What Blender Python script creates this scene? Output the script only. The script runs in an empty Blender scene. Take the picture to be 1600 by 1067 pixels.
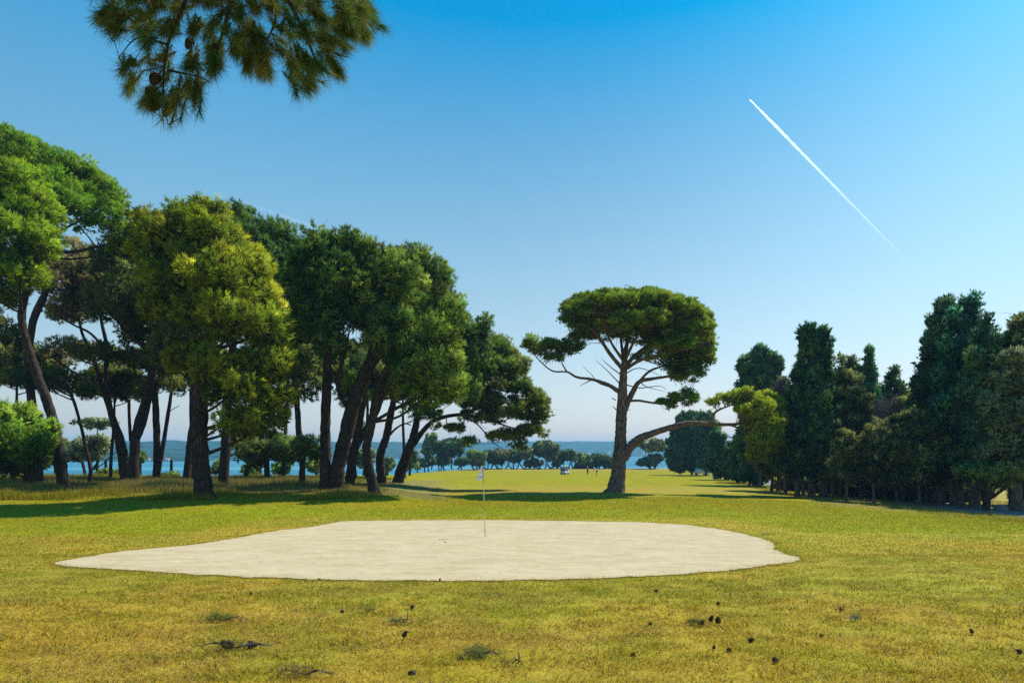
import bpy, bmesh, math, random
import numpy as np
from mathutils import Vector, Matrix

# ------------------------------------------------------------------ camera, world, sun, exposure
S = bpy.context.scene
C = S.collection
EYE = 1.65
F = 1067.0            # focal length in photo pixels (24 mm lens)
HY = 706.0            # row of the true horizon in the photo
cam_d = bpy.data.cameras.new("camera"); cam = bpy.data.objects.new("camera", cam_d); C.objects.link(cam)
cam.location = (0, 0, EYE); cam.rotation_euler = (math.radians(90), 0, 0)
cam_d.sensor_width = 36; cam_d.lens = 24.0
cam_d.shift_y = (HY - 533.5) / 1600.0
cam_d.clip_start = 0.1; cam_d.clip_end = 200000
S.camera = cam

SUN_EL, SUN_AZ = 54.0, 52.0     # azimuth from +Y towards +X
w = bpy.data.worlds.new("World"); S.world = w; w.use_nodes = True
nt = w.node_tree; nt.nodes.clear()
sky = nt.nodes.new('ShaderNodeTexSky'); sky.sky_type = 'NISHITA'; sky.sun_disc = False
sky.sun_elevation = math.radians(SUN_EL); sky.sun_rotation = math.radians(SUN_AZ)
sky.altitude = 10; sky.air_density = 1.0; sky.dust_density = 0.6; sky.ozone_density = 2.0
# grading of the real sky: deeper blue overhead, darkest in a band away from the sun (what a polariser does), paler low down
def wn(ty, **k):
    n = nt.nodes.new(ty)
    for q, v in k.items(): setattr(n, q, v)
    return n
tc = wn('ShaderNodeTexCoord'); sx = wn('ShaderNodeSeparateXYZ'); nt.links.new(tc.outputs['Generated'], sx.inputs[0])
zc = wn('ShaderNodeClamp'); zc.inputs['Max'].default_value = .58; nt.links.new(sx.outputs[2], zc.inputs[0])
dt = wn('ShaderNodeVectorMath', operation='DOT_PRODUCT'); dt.inputs[1].default_value = Vector((130, 1067, 760)).normalized(); nt.links.new(tc.outputs['Generated'], dt.inputs[0])
mr = wn('ShaderNodeMapRange'); mr.inputs[1].default_value = .8; nt.links.new(dt.outputs['Value'], mr.inputs[0])
sp2 = wn('ShaderNodeMath', operation='POWER'); sp2.inputs[1].default_value = 2; nt.links.new(mr.outputs[0], sp2.inputs[0])
cA, cB, cC, cE = (.76, .62, .69), (1.47, 2.18, .57), (-4.9141, -2.788, .5608), (-.1492, -.2856, -.2388)
def mad(v, m, add):
    n = wn('ShaderNodeVectorMath', operation='MULTIPLY_ADD'); nt.links.new(v, n.inputs[0])
    for i, q in ((1, m), (2, add)):
        if isinstance(q, tuple): n.inputs[i].default_value = q
        else: nt.links.new(q, n.inputs[i])
    return n.outputs[0]
h1 = mad(zc.outputs[0], cC, cB); h2 = mad(h1, zc.outputs[0], cA); h3 = mad(sp2.outputs[0], cE, h2)
mxv = wn('ShaderNodeVectorMath', operation='MAXIMUM'); mxv.inputs[1].default_value = (.0, .05, .05); nt.links.new(h3, mxv.inputs[0])
hs = wn('ShaderNodeVectorMath', operation='MULTIPLY'); nt.links.new(mxv.outputs[0], hs.inputs[1])
bg = nt.nodes.new('ShaderNodeBackground'); bg.inputs['Strength'].default_value = 0.125
wo = nt.nodes.new('ShaderNodeOutputWorld')
nt.links.new(sky.outputs[0], hs.inputs[0]); nt.links.new(hs.outputs[0], bg.inputs[0]); nt.links.new(bg.outputs[0], wo.inputs[0])

sd = bpy.data.lights.new("sun", 'SUN'); sd.energy = 5.0; sd.angle = math.radians(0.5); sd.color = (1.0, 0.94, 0.84)
sun = bpy.data.objects.new("sun", sd); C.objects.link(sun)
el, az = math.radians(SUN_EL), math.radians(SUN_AZ)
tosun = Vector((math.sin(az) * math.cos(el), math.cos(az) * math.cos(el), math.sin(el)))
sun.rotation_euler = tosun.to_track_quat('Z', 'Y').to_euler()
S.view_settings.view_transform = 'Standard'; S.view_settings.look = 'None'
S.view_settings.exposure = 0.42; S.view_settings.gamma = 1.0
S.cycles.max_bounces = 6; S.cycles.diffuse_bounces = 3; S.cycles.glossy_bounces = 2
S.cycles.transmission_bounces = 4; S.cycles.transparent_max_bounces = 8; S.cycles.volume_bounces = 0
S.cycles.use_denoising = False

random.seed(7); rng = np.random.default_rng(11)

# ------------------------------------------------------------------ helpers
def vnoise(x, y, seed=0):
    r = np.random.default_rng(seed).random((256, 256))
    xi = np.floor(x).astype(int); yi = np.floor(y).astype(int)
    fx = x - xi; fy = y - yi; fx = fx * fx * (3 - 2 * fx); fy = fy * fy * (3 - 2 * fy)
    a = r[xi % 256, yi % 256]; b = r[(xi + 1) % 256, yi % 256]; c = r[xi % 256, (yi + 1) % 256]; d = r[(xi + 1) % 256, (yi + 1) % 256]
    return (a * (1 - fx) + b * fx) * (1 - fy) + (c * (1 - fx) + d * fx) * fy

def fbm(x, y, seed=0, o=4):
    s = 0; amp = 1; t = 0
    for i in range(o):
        s = s + amp * vnoise(x * 2 ** i + 17.3 * i, y * 2 ** i + 5.1 * i, seed + i); t += amp; amp *= .55
    return s / t

def sm(a, b, x):
    t = np.clip((x - a) / (b - a), 0, 1); return t * t * (3 - 2 * t)

PD = [-60, 0, 5, 11, 20, 26, 51, 80, 147, 200, 400]
PZ = [1.4, 1.62, 1.70, 2.07, 2.48, 2.56, 3.0, 3.5, 4.82, 4.9, 6.0]
EU = [-3, -0.75, -0.33, -0.16, -0.03, 0.28, 0.36, 0.45, 0.75, 3]      # where the land ends, by bearing x/d
ED = [76, 76, 78, 150, 206, 206, 185, 150, 105, 95]
SEA = EYE - 13.0
def drop(x, d):
    x = np.asarray(x, float); d = np.asarray(d, float)
    b = np.interp(d, PD, PZ)
    b = b + 0.12 * (np.interp(d - 2, PD, PZ) - 2 * b + np.interp(d + 2, PD, PZ))
    far = 1 - sm(80, 140, d)
    b = b - 0.60 * sm(-1, 5, -x - 0.10 * d) * sm(26, 42, d) * far
    b = b + 0.65 * sm(3, 26, x - 0.12 * d) * sm(15, 34, d) * (1 - sm(70, 120, d))
    b = b + 0.10 * (fbm(x * .06 + 40, d * .06 + 40, 5, 2) - .5) * sm(28, 60, d)
    e = np.interp(x / np.maximum(d, 1), EU, ED) + 6 * (fbm(x * .05 + 90, d * .05, 8, 2) - .5)
    b = b + np.clip((d - e) * .5, 0, 14)
    return b
def gz(x, d): return EYE - drop(x, d)
def at(px, py):
    """ground point seen at a photo pixel"""
    k = (py - HY) / F; u = (px - 800.0) / F
    ds = np.concatenate([np.linspace(1, 60, 1200), np.linspace(60, 300, 1200)])
    v = drop(u * ds, ds) / ds - k
    i = np.where(v <= 0)[0]
    d = ds[i[0]] if len(i) else 200.0
    return Vector((u * d, d, float(gz(u * d, d))))
def P(px, py, d): return Vector(((px - 800.0) / F * d, d, EYE - (py - HY) / F * d))
def on(px, d):
    x = (px - 800.0) / F * d; return Vector((x, d, float(gz(x, d))))

def mesh_arrays(name, V, nper, mat, col=None, parent=None, smooth=False, nrm=None):
    """V: (n*nper,3) unshared verts, polygons of nper corners; nrm: one shading normal per triangle"""
    if nrm is not None:
        T3 = np.array(V).reshape(-1, 3, 3); fn = np.cross(T3[:, 1] - T3[:, 0], T3[:, 2] - T3[:, 0]); fl = (fn * nrm).sum(1) < 0
        T3[fl] = T3[fl][:, [1, 0, 2]]; V = T3.reshape(-1, 3)
    me = bpy.data.meshes.new(name); V = np.ascontiguousarray(V, dtype=np.float32); n = len(V); nf = n // nper
    me.vertices.add(n); me.vertices.foreach_set('co', V.ravel())
    me.loops.add(n); me.loops.foreach_set('vertex_index', np.arange(n, dtype=np.int32))
    me.polygons.add(nf); me.polygons.foreach_set('loop_start', np.arange(0, n, nper, dtype=np.int32))
    me.update(calc_edges=True)
    if col is not None:
        a = me.color_attributes.new('col', 'FLOAT_COLOR', 'POINT')
        c4 = np.ones((n, 4), np.float32); c4[:, :3] = np.repeat(col, nper, axis=0) if len(col) == nf else col
        a.data.foreach_set('color', c4.ravel())
    if nrm is not None:
        me.polygons.foreach_set('use_smooth', np.ones(nf, bool)); me.normals_split_custom_set_from_vertices(np.repeat(nrm, 3, axis=0).astype(np.float32))
    return link(name, me, mat, parent)
def mesh_faces(name, V, Fc, mat, parent=None, smooth=False, col=None):
    me = bpy.data.meshes.new(name)
    me.from_pydata([tuple(v) for v in V], [], [tuple(f) for f in Fc]); me.update()
    if smooth: me.polygons.foreach_set('use_smooth', [True] * len(me.polygons))
    if col is not None:
        a = me.color_attributes.new('col', 'FLOAT_COLOR', 'POINT'); c4 = np.ones((len(V), 4), np.float32); c4[:, :3] = col
        a.data.foreach_set('color', c4.ravel())
    return link(name, me, mat, parent)
def link(name, me, mat, parent=None):
    o = bpy.data.objects.new(name, me); me.name = name; C.objects.link(o)
    if mat: me.materials.append(mat)
    if parent:
        o.parent = parent; o.matrix_parent_inverse = Matrix.Identity(4)
    return o
def thing(name, label, cat, loc=(0, 0, 0), rz=0.0, group=None):
    o = bpy.data.objects.new(name, None); C.objects.link(o); o.empty_display_size = .2
    o.location = loc; o.rotation_euler = (0, 0, rz); return tag(o, label, cat, group)
def tag(o, label, cat, group=None, kind=None):
    if label: o['label'] = label
    if cat: o['category'] = cat
    if group: o['group'] = group
    if kind: o['kind'] = kind
    return o
def copy_tree(o, loc, rz=0, sc=(1, 1, 1), label=None):
    c = o.copy(); C.objects.link(c); c.location = loc; c.rotation_euler = (0, 0, rz); c.scale = sc
    if label: c['label'] = label
    for ch in [q for q in bpy.data.objects if q.parent == o]:
        k = ch.copy(); C.objects.link(k); k.parent = c
        for g in [q for q in bpy.data.objects if q.parent == ch]:
            h = g.copy(); C.objects.link(h); h.parent = k
    return c

class MB:
    def __init__(s): s.V = []; s.F = []
    def box(s, c, sz, rz=0, ry=0, rx=0):
        M = Matrix.Translation(c) @ Matrix.Rotation(rz, 4, 'Z') @ Matrix.Rotation(ry, 4, 'Y') @ Matrix.Rotation(rx, 4, 'X')
        b = len(s.V)
        for i in range(8):
            s.V.append(tuple(M @ Vector((((i & 1) - .5) * sz[0], (((i >> 1) & 1) - .5) * sz[1], ((i >> 2) - .5) * sz[2]))))
        for f in ((0, 2, 3, 1), (4, 5, 7, 6), (0, 1, 5, 4), (2, 6, 7, 3), (0, 4, 6, 2), (1, 3, 7, 5)): s.F.append(tuple(b + i for i in f))
        return s
    def tube(s, pts, rad, n=8, lump=0.0, caps=True, seed=0):
        pts = [Vector(p) for p in pts]; b = len(s.V); m = len(pts); rr = random.Random(seed)
        up = Vector((0, 1, 0.01)); ph = [rr.uniform(.8, 1.2) for _ in range(n)]
        for i, p in enumerate(pts):
            t = (pts[min(i + 1, m - 1)] - pts[max(i - 1, 0)])
            if t.length < 1e-6: t = Vector((0, 0, 1))
            t.normalize(); a = up - t * up.dot(t)
            if a.length < .05: a = Vector((1, 0, 0)) - t * t.x
            a.normalize(); bb = t.cross(a); up = a
            r = rad[i] if hasattr(rad, '__len__') else rad
            for k in range(n):
                q = 2 * math.pi * k / n; rk = r * (1 + lump * (ph[k] - 1) * 2 + lump * rr.uniform(-.5, .5))
                s.V.append(tuple(p + (a * math.cos(q) + bb * math.sin(q)) * rk))
        for i in range(m - 1):
            for k in range(n):
                s.F.append((b + i * n + k, b + i * n + (k + 1) % n, b + (i + 1) * n + (k + 1) % n, b + (i + 1) * n + k))
        if caps:
            s.F.append(tuple(b + k for k in range(n))[::-1]); s.F.append(tuple(b + (m - 1) * n + k for k in range(n)))
        return s
    def build(s, name, mat, parent=None, smooth=False, off=(0, 0, 0)):
        V = [(v[0] - off[0], v[1] - off[1], v[2] - off[2]) for v in s.V]
        return mesh_faces(name, V, s.F, mat, parent, smooth)
    def lathe(s, prof, n=12, c=(0, 0, 0)):
        b = len(s.V)
        for r, z in prof:
            for k in range(n): s.V.append((c[0] + r * math.cos(2 * math.pi * k / n), c[1] + r * math.sin(2 * math.pi * k / n), c[2] + z))
        for i in range(len(prof) - 1):
            for k in range(n): s.F.append((b + i * n + k, b + i * n + (k + 1) % n, b + (i + 1) * n + (k + 1) % n, b + (i + 1) * n + k))
        s.F.append(tuple(b + k for k in range(n))[::-1]); s.F.append(tuple(b + (len(prof) - 1) * n + k for k in range(n)))
        return s

def smooth_path(pts, rad, sub=6):
    """Catmull-Rom"""
    pts = [Vector(p) for p in pts]; out = []; ro = []
    q = [pts[0] * 2 - pts[1]] + pts + [pts[-1] * 2 - pts[-2]]
    for i in range(len(pts) - 1):
        for k in range(sub):
            t = k / sub; a, b, c, d = q[i:i + 4]
            out.append(.5 * ((2 * b) + (c - a) * t + (2 * a - 5 * b + 4 * c - d) * t * t + (3 * b - a - 3 * c + d) * t ** 3))
            ro.append(rad[i] * (1 - t) + rad[i + 1] * t)
    out.append(pts[-1]); ro.append(rad[-1]); return out, ro

# ------------------------------------------------------------------ materials
def nodemat(name):
    m = bpy.data.materials.new(name); m.use_nodes = True; t = m.node_tree; t.nodes.clear()
    o = t.nodes.new('ShaderNodeOutputMaterial'); return m, t, o
def N(t, ty, **kw):
    n = t.nodes.new(ty)
    for k, v in kw.items():
        if k in n.inputs.keys(): n.inputs[k].default_value = v
        else: setattr(n, k, v)
    return n
def ramp(t, fac, stops):
    r = t.nodes.new('ShaderNodeValToRGB'); e = r.color_ramp.elements
    while len(e) < len(stops): e.new(.5)
    for i, (p, c) in enumerate(stops): e[i].position = p; e[i].color = (*c, 1)
    t.links.new(fac, r.inputs[0]); return r
def simple(name, col, rough=.5, metal=0, spec=.5, var=.12, scale=8, bump=0, bscale=40):
    m, t, o = nodemat(name); p = N(t, 'ShaderNodeBsdfPrincipled', Roughness=rough, Metallic=metal)
    p.inputs['Specular IOR Level'].default_value = spec
    tc = N(t, 'ShaderNodeTexCoord'); n = N(t, 'ShaderNodeTexNoise', Scale=scale, Detail=6.0)
    t.links.new(tc.outputs['Object'], n.inputs['Vector'])
    r = ramp(t, n.outputs[0], [(.3, tuple(c * (1 - var) for c in col)), (.7, tuple(min(1, c * (1 + var)) for c in col))])
    t.links.new(r.outputs[0], p.inputs['Base Color'])
    if bump:
        n2 = N(t, 'ShaderNodeTexNoise', Scale=bscale, Detail=5.0); t.links.new(tc.outputs['Object'], n2.inputs['Vector'])
        b = N(t, 'ShaderNodeBump', Strength=bump, Distance=.02); t.links.new(n2.outputs[0], b.inputs['Height']); t.links.new(b.outputs[0], p.inputs['Normal'])
    t.links.new(p.outputs[0], o.inputs[0]); return m
def leafmat(name, transl=.3, rough=.75, spec=.06):
    m, t, o = nodemat(name); a = N(t, 'ShaderNodeAttribute', attribute_name='col')
    p = N(t, 'ShaderNodeBsdfPrincipled', Roughness=rough); p.inputs['Specular IOR Level'].default_value = spec
    tr = N(t, 'ShaderNodeBsdfTranslucent'); hs = N(t, 'ShaderNodeHueSaturation', Hue=.485, Saturation=1.1, Value=1.35)
    mx = N(t, 'ShaderNodeMixShader'); mx.inputs[0].default_value = transl
    t.links.new(a.outputs[0], p.inputs['Base Color']); t.links.new(a.outputs[0], hs.inputs['Color']); t.links.new(hs.outputs[0], tr.inputs[0])
    t.links.new(p.outputs[0], mx.inputs[1]); t.links.new(tr.outputs[0], mx.inputs[2]); t.links.new(mx.outputs[0], o.inputs[0]); return m
def barkmat(name, c1, c2, c3, sc=3.0):
    m, t, o = nodemat(name); p = N(t, 'ShaderNodeBsdfPrincipled', Roughness=.9); p.inputs['Specular IOR Level'].default_value = .15
    g = N(t, 'ShaderNodeNewGeometry'); mp = N(t, 'ShaderNodeMapping'); mp.inputs['Scale'].default_value = (sc, sc, sc * .28)
    t.links.new(g.outputs['Position'], mp.inputs[0])
    v = N(t, 'ShaderNodeTexVoronoi', Scale=3.0, feature='DISTANCE_TO_EDGE'); n = N(t, 'ShaderNodeTexNoise', Scale=2.0, Detail=8.0)
    n3 = N(t, 'ShaderNodeTexNoise', Scale=.7, Detail=3.0)
    wv = N(t, 'ShaderNodeMix', data_type='VECTOR'); wv.inputs[0].default_value = .25
    t.links.new(mp.outputs[0], n.inputs['Vector']); t.links.new(mp.outputs[0], wv.inputs[4]); t.links.new(n.outputs['Color'], wv.inputs[5])
    t.links.new(wv.outputs[1], v.inputs['Vector']); t.links.new(g.outputs['Position'], n3.inputs['Vector'])
    r = ramp(t, v.outputs[0], [(.0, c1), (.12, c2), (.6, c3)])
    r2 = ramp(t, n3.outputs[0], [(.3, (.75, .75, .78)), (.7, (1.15, 1.05, .95))])
    mm = N(t, 'ShaderNodeMix', data_type='RGBA', blend_type='MULTIPLY'); mm.inputs[0].default_value = 1
    t.links.new(r.outputs[0], mm.inputs[6]); t.links.new(r2.outputs[0], mm.inputs[7]); t.links.new(mm.outputs[2], p.inputs['Base Color'])
    b = N(t, 'ShaderNodeBump', Strength=.9, Distance=.06); ad = N(t, 'ShaderNodeMath', operation='ADD')
    t.links.new(r.outputs[0], ad.inputs[0]); t.links.new(n.outputs[0], ad.inputs[1]); t.links.new(ad.outputs[0], b.inputs['Height']); t.links.new(b.outputs[0], p.inputs['Normal'])
    t.links.new(p.outputs[0], o.inputs[0]); return m
M_LEAF = leafmat('pine_foliage', .38); M_DARK = leafmat('cypress_foliage', .25, .8, .05); M_OAK = leafmat('oak_foliage', .2)
M_GRASS = leafmat('grass_blades', .35, .7, .1); M_NEEDLE = leafmat('long_needles', .30, .5, .12)
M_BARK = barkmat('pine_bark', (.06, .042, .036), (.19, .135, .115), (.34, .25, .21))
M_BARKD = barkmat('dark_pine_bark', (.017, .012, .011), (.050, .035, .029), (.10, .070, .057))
M_BARKG = barkmat('grey_bark', (.04, .033, .03), (.12, .10, .09), (.22, .185, .17))
M_DEAD = simple('dead_twigs', (.20, .15, .15), .9, spec=.1)

def groundmat():
    m, t, o = nodemat('turf'); p = N(t, 'ShaderNodeBsdfPrincipled', Roughness=.95); p.inputs['Specular IOR Level'].default_value = .05
    a = N(t, 'ShaderNodeAttribute', attribute_name='col'); g = N(t, 'ShaderNodeNewGeometry')
    n1 = N(t, 'ShaderNodeTexNoise', Scale=1.3, Detail=9.0, Roughness=.65); n2 = N(t, 'ShaderNodeTexNoise', Scale=22.0, Detail=6.0, Roughness=.7); n3 = N(t, 'ShaderNodeTexNoise', Scale=.22, Detail=5.0)
    for n in (n1, n2, n3): t.links.new(g.outputs['Position'], n.inputs['Vector'])
    r1 = ramp(t, n1.outputs[0], [(.30, (.80, .72, .62)), (.5, (1, 1, 1)), (.68, (1.10, 1.08, .98))])
    r2 = ramp(t, n2.outputs[0], [(.3, (.70, .68, .62)), (.7, (1.28, 1.28, 1.2))])
    r3 = ramp(t, n3.outputs[0], [(.35, (1.05, .96, .92)), (.65, (.94, 1.04, .95))])
    c = a.outputs[0]
    for r in (r1, r2, r3):
        mm = N(t, 'ShaderNodeMix', data_type='RGBA', blend_type='MULTIPLY'); mm.inputs[0].default_value = 1
        t.links.new(c, mm.inputs[6]); t.links.new(r.outputs[0], mm.inputs[7]); c = mm.outputs[2]
    t.links.new(c, p.inputs['Base Color'])
    b = N(t, 'ShaderNodeBump', Strength=.7, Distance=.04); t.links.new(n2.outputs[0], b.inputs['Height']); t.links.new(b.outputs[0], p.inputs['Normal'])
    t.links.new(p.outputs[0], o.inputs[0]); return m
def sandmat():
    m, t, o = nodemat('pale_sand'); p = N(t, 'ShaderNodeBsdfPrincipled', Roughness=1.0); p.inputs['Specular IOR Level'].default_value = .05
    g = N(t, 'ShaderNodeNewGeometry'); mp = N(t, 'ShaderNodeMapping'); mp.inputs['Scale'].default_value = (.75, 1.25, 1)
    t.links.new(g.outputs['Position'], mp.inputs[0])
    n1 = N(t, 'ShaderNodeTexNoise', Scale=1.4, Detail=10.0, Roughness=.62); n2 = N(t, 'ShaderNodeTexNoise', Scale=60.0, Detail=4.0); v = N(t, 'ShaderNodeTexVoronoi', Scale=9.0)
    n4 = N(t, 'ShaderNodeTexNoise', Scale=7.0, Detail=8.0, Roughness=.7)
    t.links.new(mp.outputs[0], n1.inputs['Vector']); t.links.new(mp.outputs[0], n4.inputs['Vector']); t.links.new(g.outputs['Position'], n2.inputs['Vector']); t.links.new(g.outputs['Position'], v.inputs['Vector'])
    r1 = ramp(t, n1.outputs[0], [(.3, (.38, .298, .175)), (.5, (.435, .35, .215)), (.7, (.485, .40, .255))])
    r2 = ramp(t, n2.outputs[0], [(.3, (.88, .87, .85)), (.7, (1.08, 1.08, 1.08))]); r3 = ramp(t, v.outputs[0], [(.0, (.55, .5, .42)), (.05, (1, 1, 1))])
    r4 = ramp(t, n4.outputs[0], [(.30, (.74, .70, .62)), (.45, (1, 1, 1)), (.7, (1.05, 1.05, 1.05))])
    c = r1.outputs[0]
    for r in (r2, r3, r4):
        mm = N(t, 'ShaderNodeMix', data_type='RGBA', blend_type='MULTIPLY'); mm.inputs[0].default_value = .8
        t.links.new(c, mm.inputs[6]); t.links.new(r.outputs[0], mm.inputs[7]); c = mm.outputs[2]
    t.links.new(c, p.inputs['Base Color'])
    n5 = N(t, 'ShaderNodeTexVoronoi', Scale=3.2, feature='SMOOTH_F1'); t.links.new(g.outputs['Position'], n5.inputs['Vector']); ah = N(t, 'ShaderNodeMath', operation='ADD'); t.links.new(n4.outputs[0], ah.inputs[0]); t.links.new(n5.outputs['Distance'], ah.inputs[1])
    b = N(t, 'ShaderNodeBump', Strength=.75, Distance=.035); t.links.new(ah.outputs[0], b.inputs['Height']); t.links.new(b.outputs[0], p.inputs['Normal'])
    t.links.new(p.outputs[0], o.inputs[0]); return m
def seamat():
    m, t, o = nodemat('sea_water'); p = N(t, 'ShaderNodeBsdfPrincipled', Roughness=.5); p.inputs['Specular IOR Level'].default_value = .05
    g = N(t, 'ShaderNodeNewGeometry'); mp = N(t, 'ShaderNodeMapping'); mp.inputs['Scale'].default_value = (.0016, .012, 1); t.links.new(g.outputs['Position'], mp.inputs[0])
    n1 = N(t, 'ShaderNodeTexNoise', Scale=1.0, Detail=6.0); t.links.new(mp.outputs[0], n1.inputs['Vector'])
    r = ramp(t, n1.outputs[0], [(.35, (.02, .13, .20)), (.55, (.035, .175, .25)), (.72, (.10, .27, .32))]); t.links.new(r.outputs[0], p.inputs['Base Color'])
    n2 = N(t, 'ShaderNodeTexNoise', Scale=.25, Detail=5.0); t.links.new(g.outputs['Position'], n2.inputs['Vector'])
    b = N(t, 'ShaderNodeBump', Strength=.9, Distance=1.2); t.links.new(n2.outputs[0], b.inputs['Height']); t.links.new(b.outputs[0], p.inputs['Normal'])
    t.links.new(p.outputs[0], o.inputs[0]); return m

# ------------------------------------------------------------------ ground, sand, path, sea, hills
SAND_PX = [(80, 880), (180, 863), (300, 852), (385, 838), (440, 828), (470, 826), (500, 821), (530, 815), (600, 813.6), (700, 813), (800, 813), (900, 814.5), (1000, 816), (1080, 821), (1130, 828), (1165, 835),
           (1188, 841), (1198, 846), (1210, 848), (1206, 852), (1213, 856), (1208, 858.5), (1217, 861), (1223, 865), (1226, 867), (1240, 869), (1257, 872), (1246, 878), (1200, 885), (1130, 893), (1050, 899), (950, 904), (800, 908), (650, 908.5), (500, 906), (380, 903), (290, 898), (190, 891), (120, 887)]
SP = [at(*q) for q in SAND_PX]; SPX = np.array([[p.x, p.y] for p in SP])
def in_poly(x, y, poly):
    ins = np.zeros(x.shape, bool); n = len(poly); j = n - 1
    for i in range(n):
        xi, yi = poly[i]; xj, yj = poly[j]
        c = ((yi > y) != (yj > y)) & (x < (xj - xi) * (y - yi) / (yj - yi + 1e-12) + xi)
        ins ^= c; j = i
    return ins
PATH_LO = [(1700, 818), (1600, 808), (1560, 804), (1500, 799), (1440, 792), (1400, 784), (1340, 778), (1290, 772), (1240, 766), (1205, 760), (1180, 754), (1160, 750), (1140, 747), (1110, 744.5)]
PATH_HI = [(1700, 805), (1600, 797), (1560, 793), (1500, 787), (1440, 780), (1400, 774), (1340, 769), (1290, 763), (1240, 757), (1205, 751), (1180, 747.5), (1160, 745), (1140, 743.5), (1110, 742.5)]

def gcolor(x, d):
    """own colour of the turf (linear)"""
    px = 800 + x / np.maximum(d, .5) * F
    row = HY + drop(x, d) / np.maximum(d, .5) * F
    dry = np.array([.365, .268, .036]); oliv = np.array([.29, .25, .030]); green = np.array([.18, .195, .005]); fair = np.array([.235, .212, .006]); brown = np.array([.31, .205, .028]); rough_ = np.array([.17, .155, .065])
    n = fbm(x * .5, d * .5, 21, 4)[..., None]; n2 = fbm(x * .16 + 9, d * .11 + 3, 33, 3)[..., None]; n3 = fbm(x * 1.7, d * 1.7, 44, 3)[..., None]
    c = dry * (1 - sm(.38, .62, n)) + oliv * sm(.38, .62, n)
    c = c * (1 - .55 * sm(.52, .7, n3)) + green * 1.0 * .55 * sm(.52, .7, n3)
    bw = .45 * sm(.45, .7, 1 - n2) + .3 * (sm(9, 5.5, d) if np.ndim(d) == 0 else (1 - sm(5.5, 9.5, d)))[..., None]; c = c * (1 - bw) + brown * bw
    rg = (sm(1, 7, x) * (1 - sm(10, 18, d) * 0))[..., None] * .35; c = c * (1 - rg) + np.array([.335, .315, .045]) * rg
    # mown green bands behind the sand
    rr = row + 10 * (n2[..., 0] - .5) + 6 * (n[..., 0] - .5)
    gb = (sm(790, 797, rr + (px > 1150) * -6) * (1 - sm(806, 816 , rr - sm(1100, 1300, px) * 22 - sm(500, 200, px) * 26)))[..., None]
    far = sm(26, 34, d)[..., None]
    base_far = fair * (.85 + .3 * n) * (1 - .35 * sm(.45, .7, n3)) + green * .35 * sm(.45, .7, n3)
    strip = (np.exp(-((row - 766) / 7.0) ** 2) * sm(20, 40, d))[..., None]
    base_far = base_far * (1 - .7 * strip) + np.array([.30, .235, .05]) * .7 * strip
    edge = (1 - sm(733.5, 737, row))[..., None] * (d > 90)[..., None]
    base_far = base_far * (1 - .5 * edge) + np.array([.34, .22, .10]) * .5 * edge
    c = c * (1 - far) + base_far * far
    c = c * (1 - .85 * gb) + green * (.9 + .5 * n) * .85 * gb
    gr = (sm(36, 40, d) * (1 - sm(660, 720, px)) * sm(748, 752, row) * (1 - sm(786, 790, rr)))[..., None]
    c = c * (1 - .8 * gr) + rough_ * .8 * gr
    rt = (sm(1240, 1330, px) * (1 - sm(786 + (px - 1300) * .06, 794 + (px - 1300) * .09, row)) * (d > 20))[..., None]
    c = c * (1 - .75 * rt) + np.array([.31, .255, .09]) * .75 * rt
    deep = (d > np.interp(x / np.maximum(d, 1), EU, ED) - 2)[..., None]
    return np.where(deep, np.array([.12, .11, .05]), c)

def build_ground():
    t = np.linspace(-1, 1, 560); X = 9 * np.sinh(t * 4.0)           # to ~ +-245 m
    s = np.linspace(0, 1, 900); Y = -30 + np.interp(s, [0, .06, .55, .8, 1], [0, 32, 70, 130, 350])
    xx, yy = np.meshgrid(X, Y); dd = np.maximum(yy, .2)
    zz = np.where(yy > 0, gz(xx, dd), EYE - np.interp(yy, PD, PZ))
    # small lumps of real turf
    zz = zz + .018 * (fbm(xx * 3, yy * 3, 3, 3) - .5) * (1 - sm(25, 45, yy))
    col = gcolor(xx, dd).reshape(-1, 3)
    V = np.stack([xx, yy, zz], -1).reshape(-1, 3); ny, nx = xx.shape
    i = (np.arange(ny - 1)[:, None] * nx + np.arange(nx - 1)[None]).ravel()
    Fc = np.stack([i, i + 1, i + 1 + nx, i + nx], -1).astype(np.int32)
    return grid_obj('ground', V, Fc, groundmat(), col)
def grid_obj(name, V, Fc, mat, col=None, parent=None):
    me = bpy.data.meshes.new(name); V = V.astype(np.float32); nf = len(Fc)
    me.vertices.add(len(V)); me.vertices.foreach_set('co', V.ravel())
    me.loops.add(nf * 4); me.loops.foreach_set('vertex_index', Fc.ravel())
    me.polygons.add(nf); me.polygons.foreach_set('loop_start', np.arange(0, nf * 4, 4, dtype=np.int32))
    me.polygons.foreach_set('use_smooth', np.ones(nf, bool)); me.update(calc_edges=True)
    if col is not None:
        a = me.color_attributes.new('col', 'FLOAT_COLOR', 'POINT'); c4 = np.ones((len(V), 4), np.float32); c4[:, :3] = col; a.data.foreach_set('color', c4.ravel())
    return link(name, me, mat, parent)
ground = tag(build_ground(), None, None, kind='structure')

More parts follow.
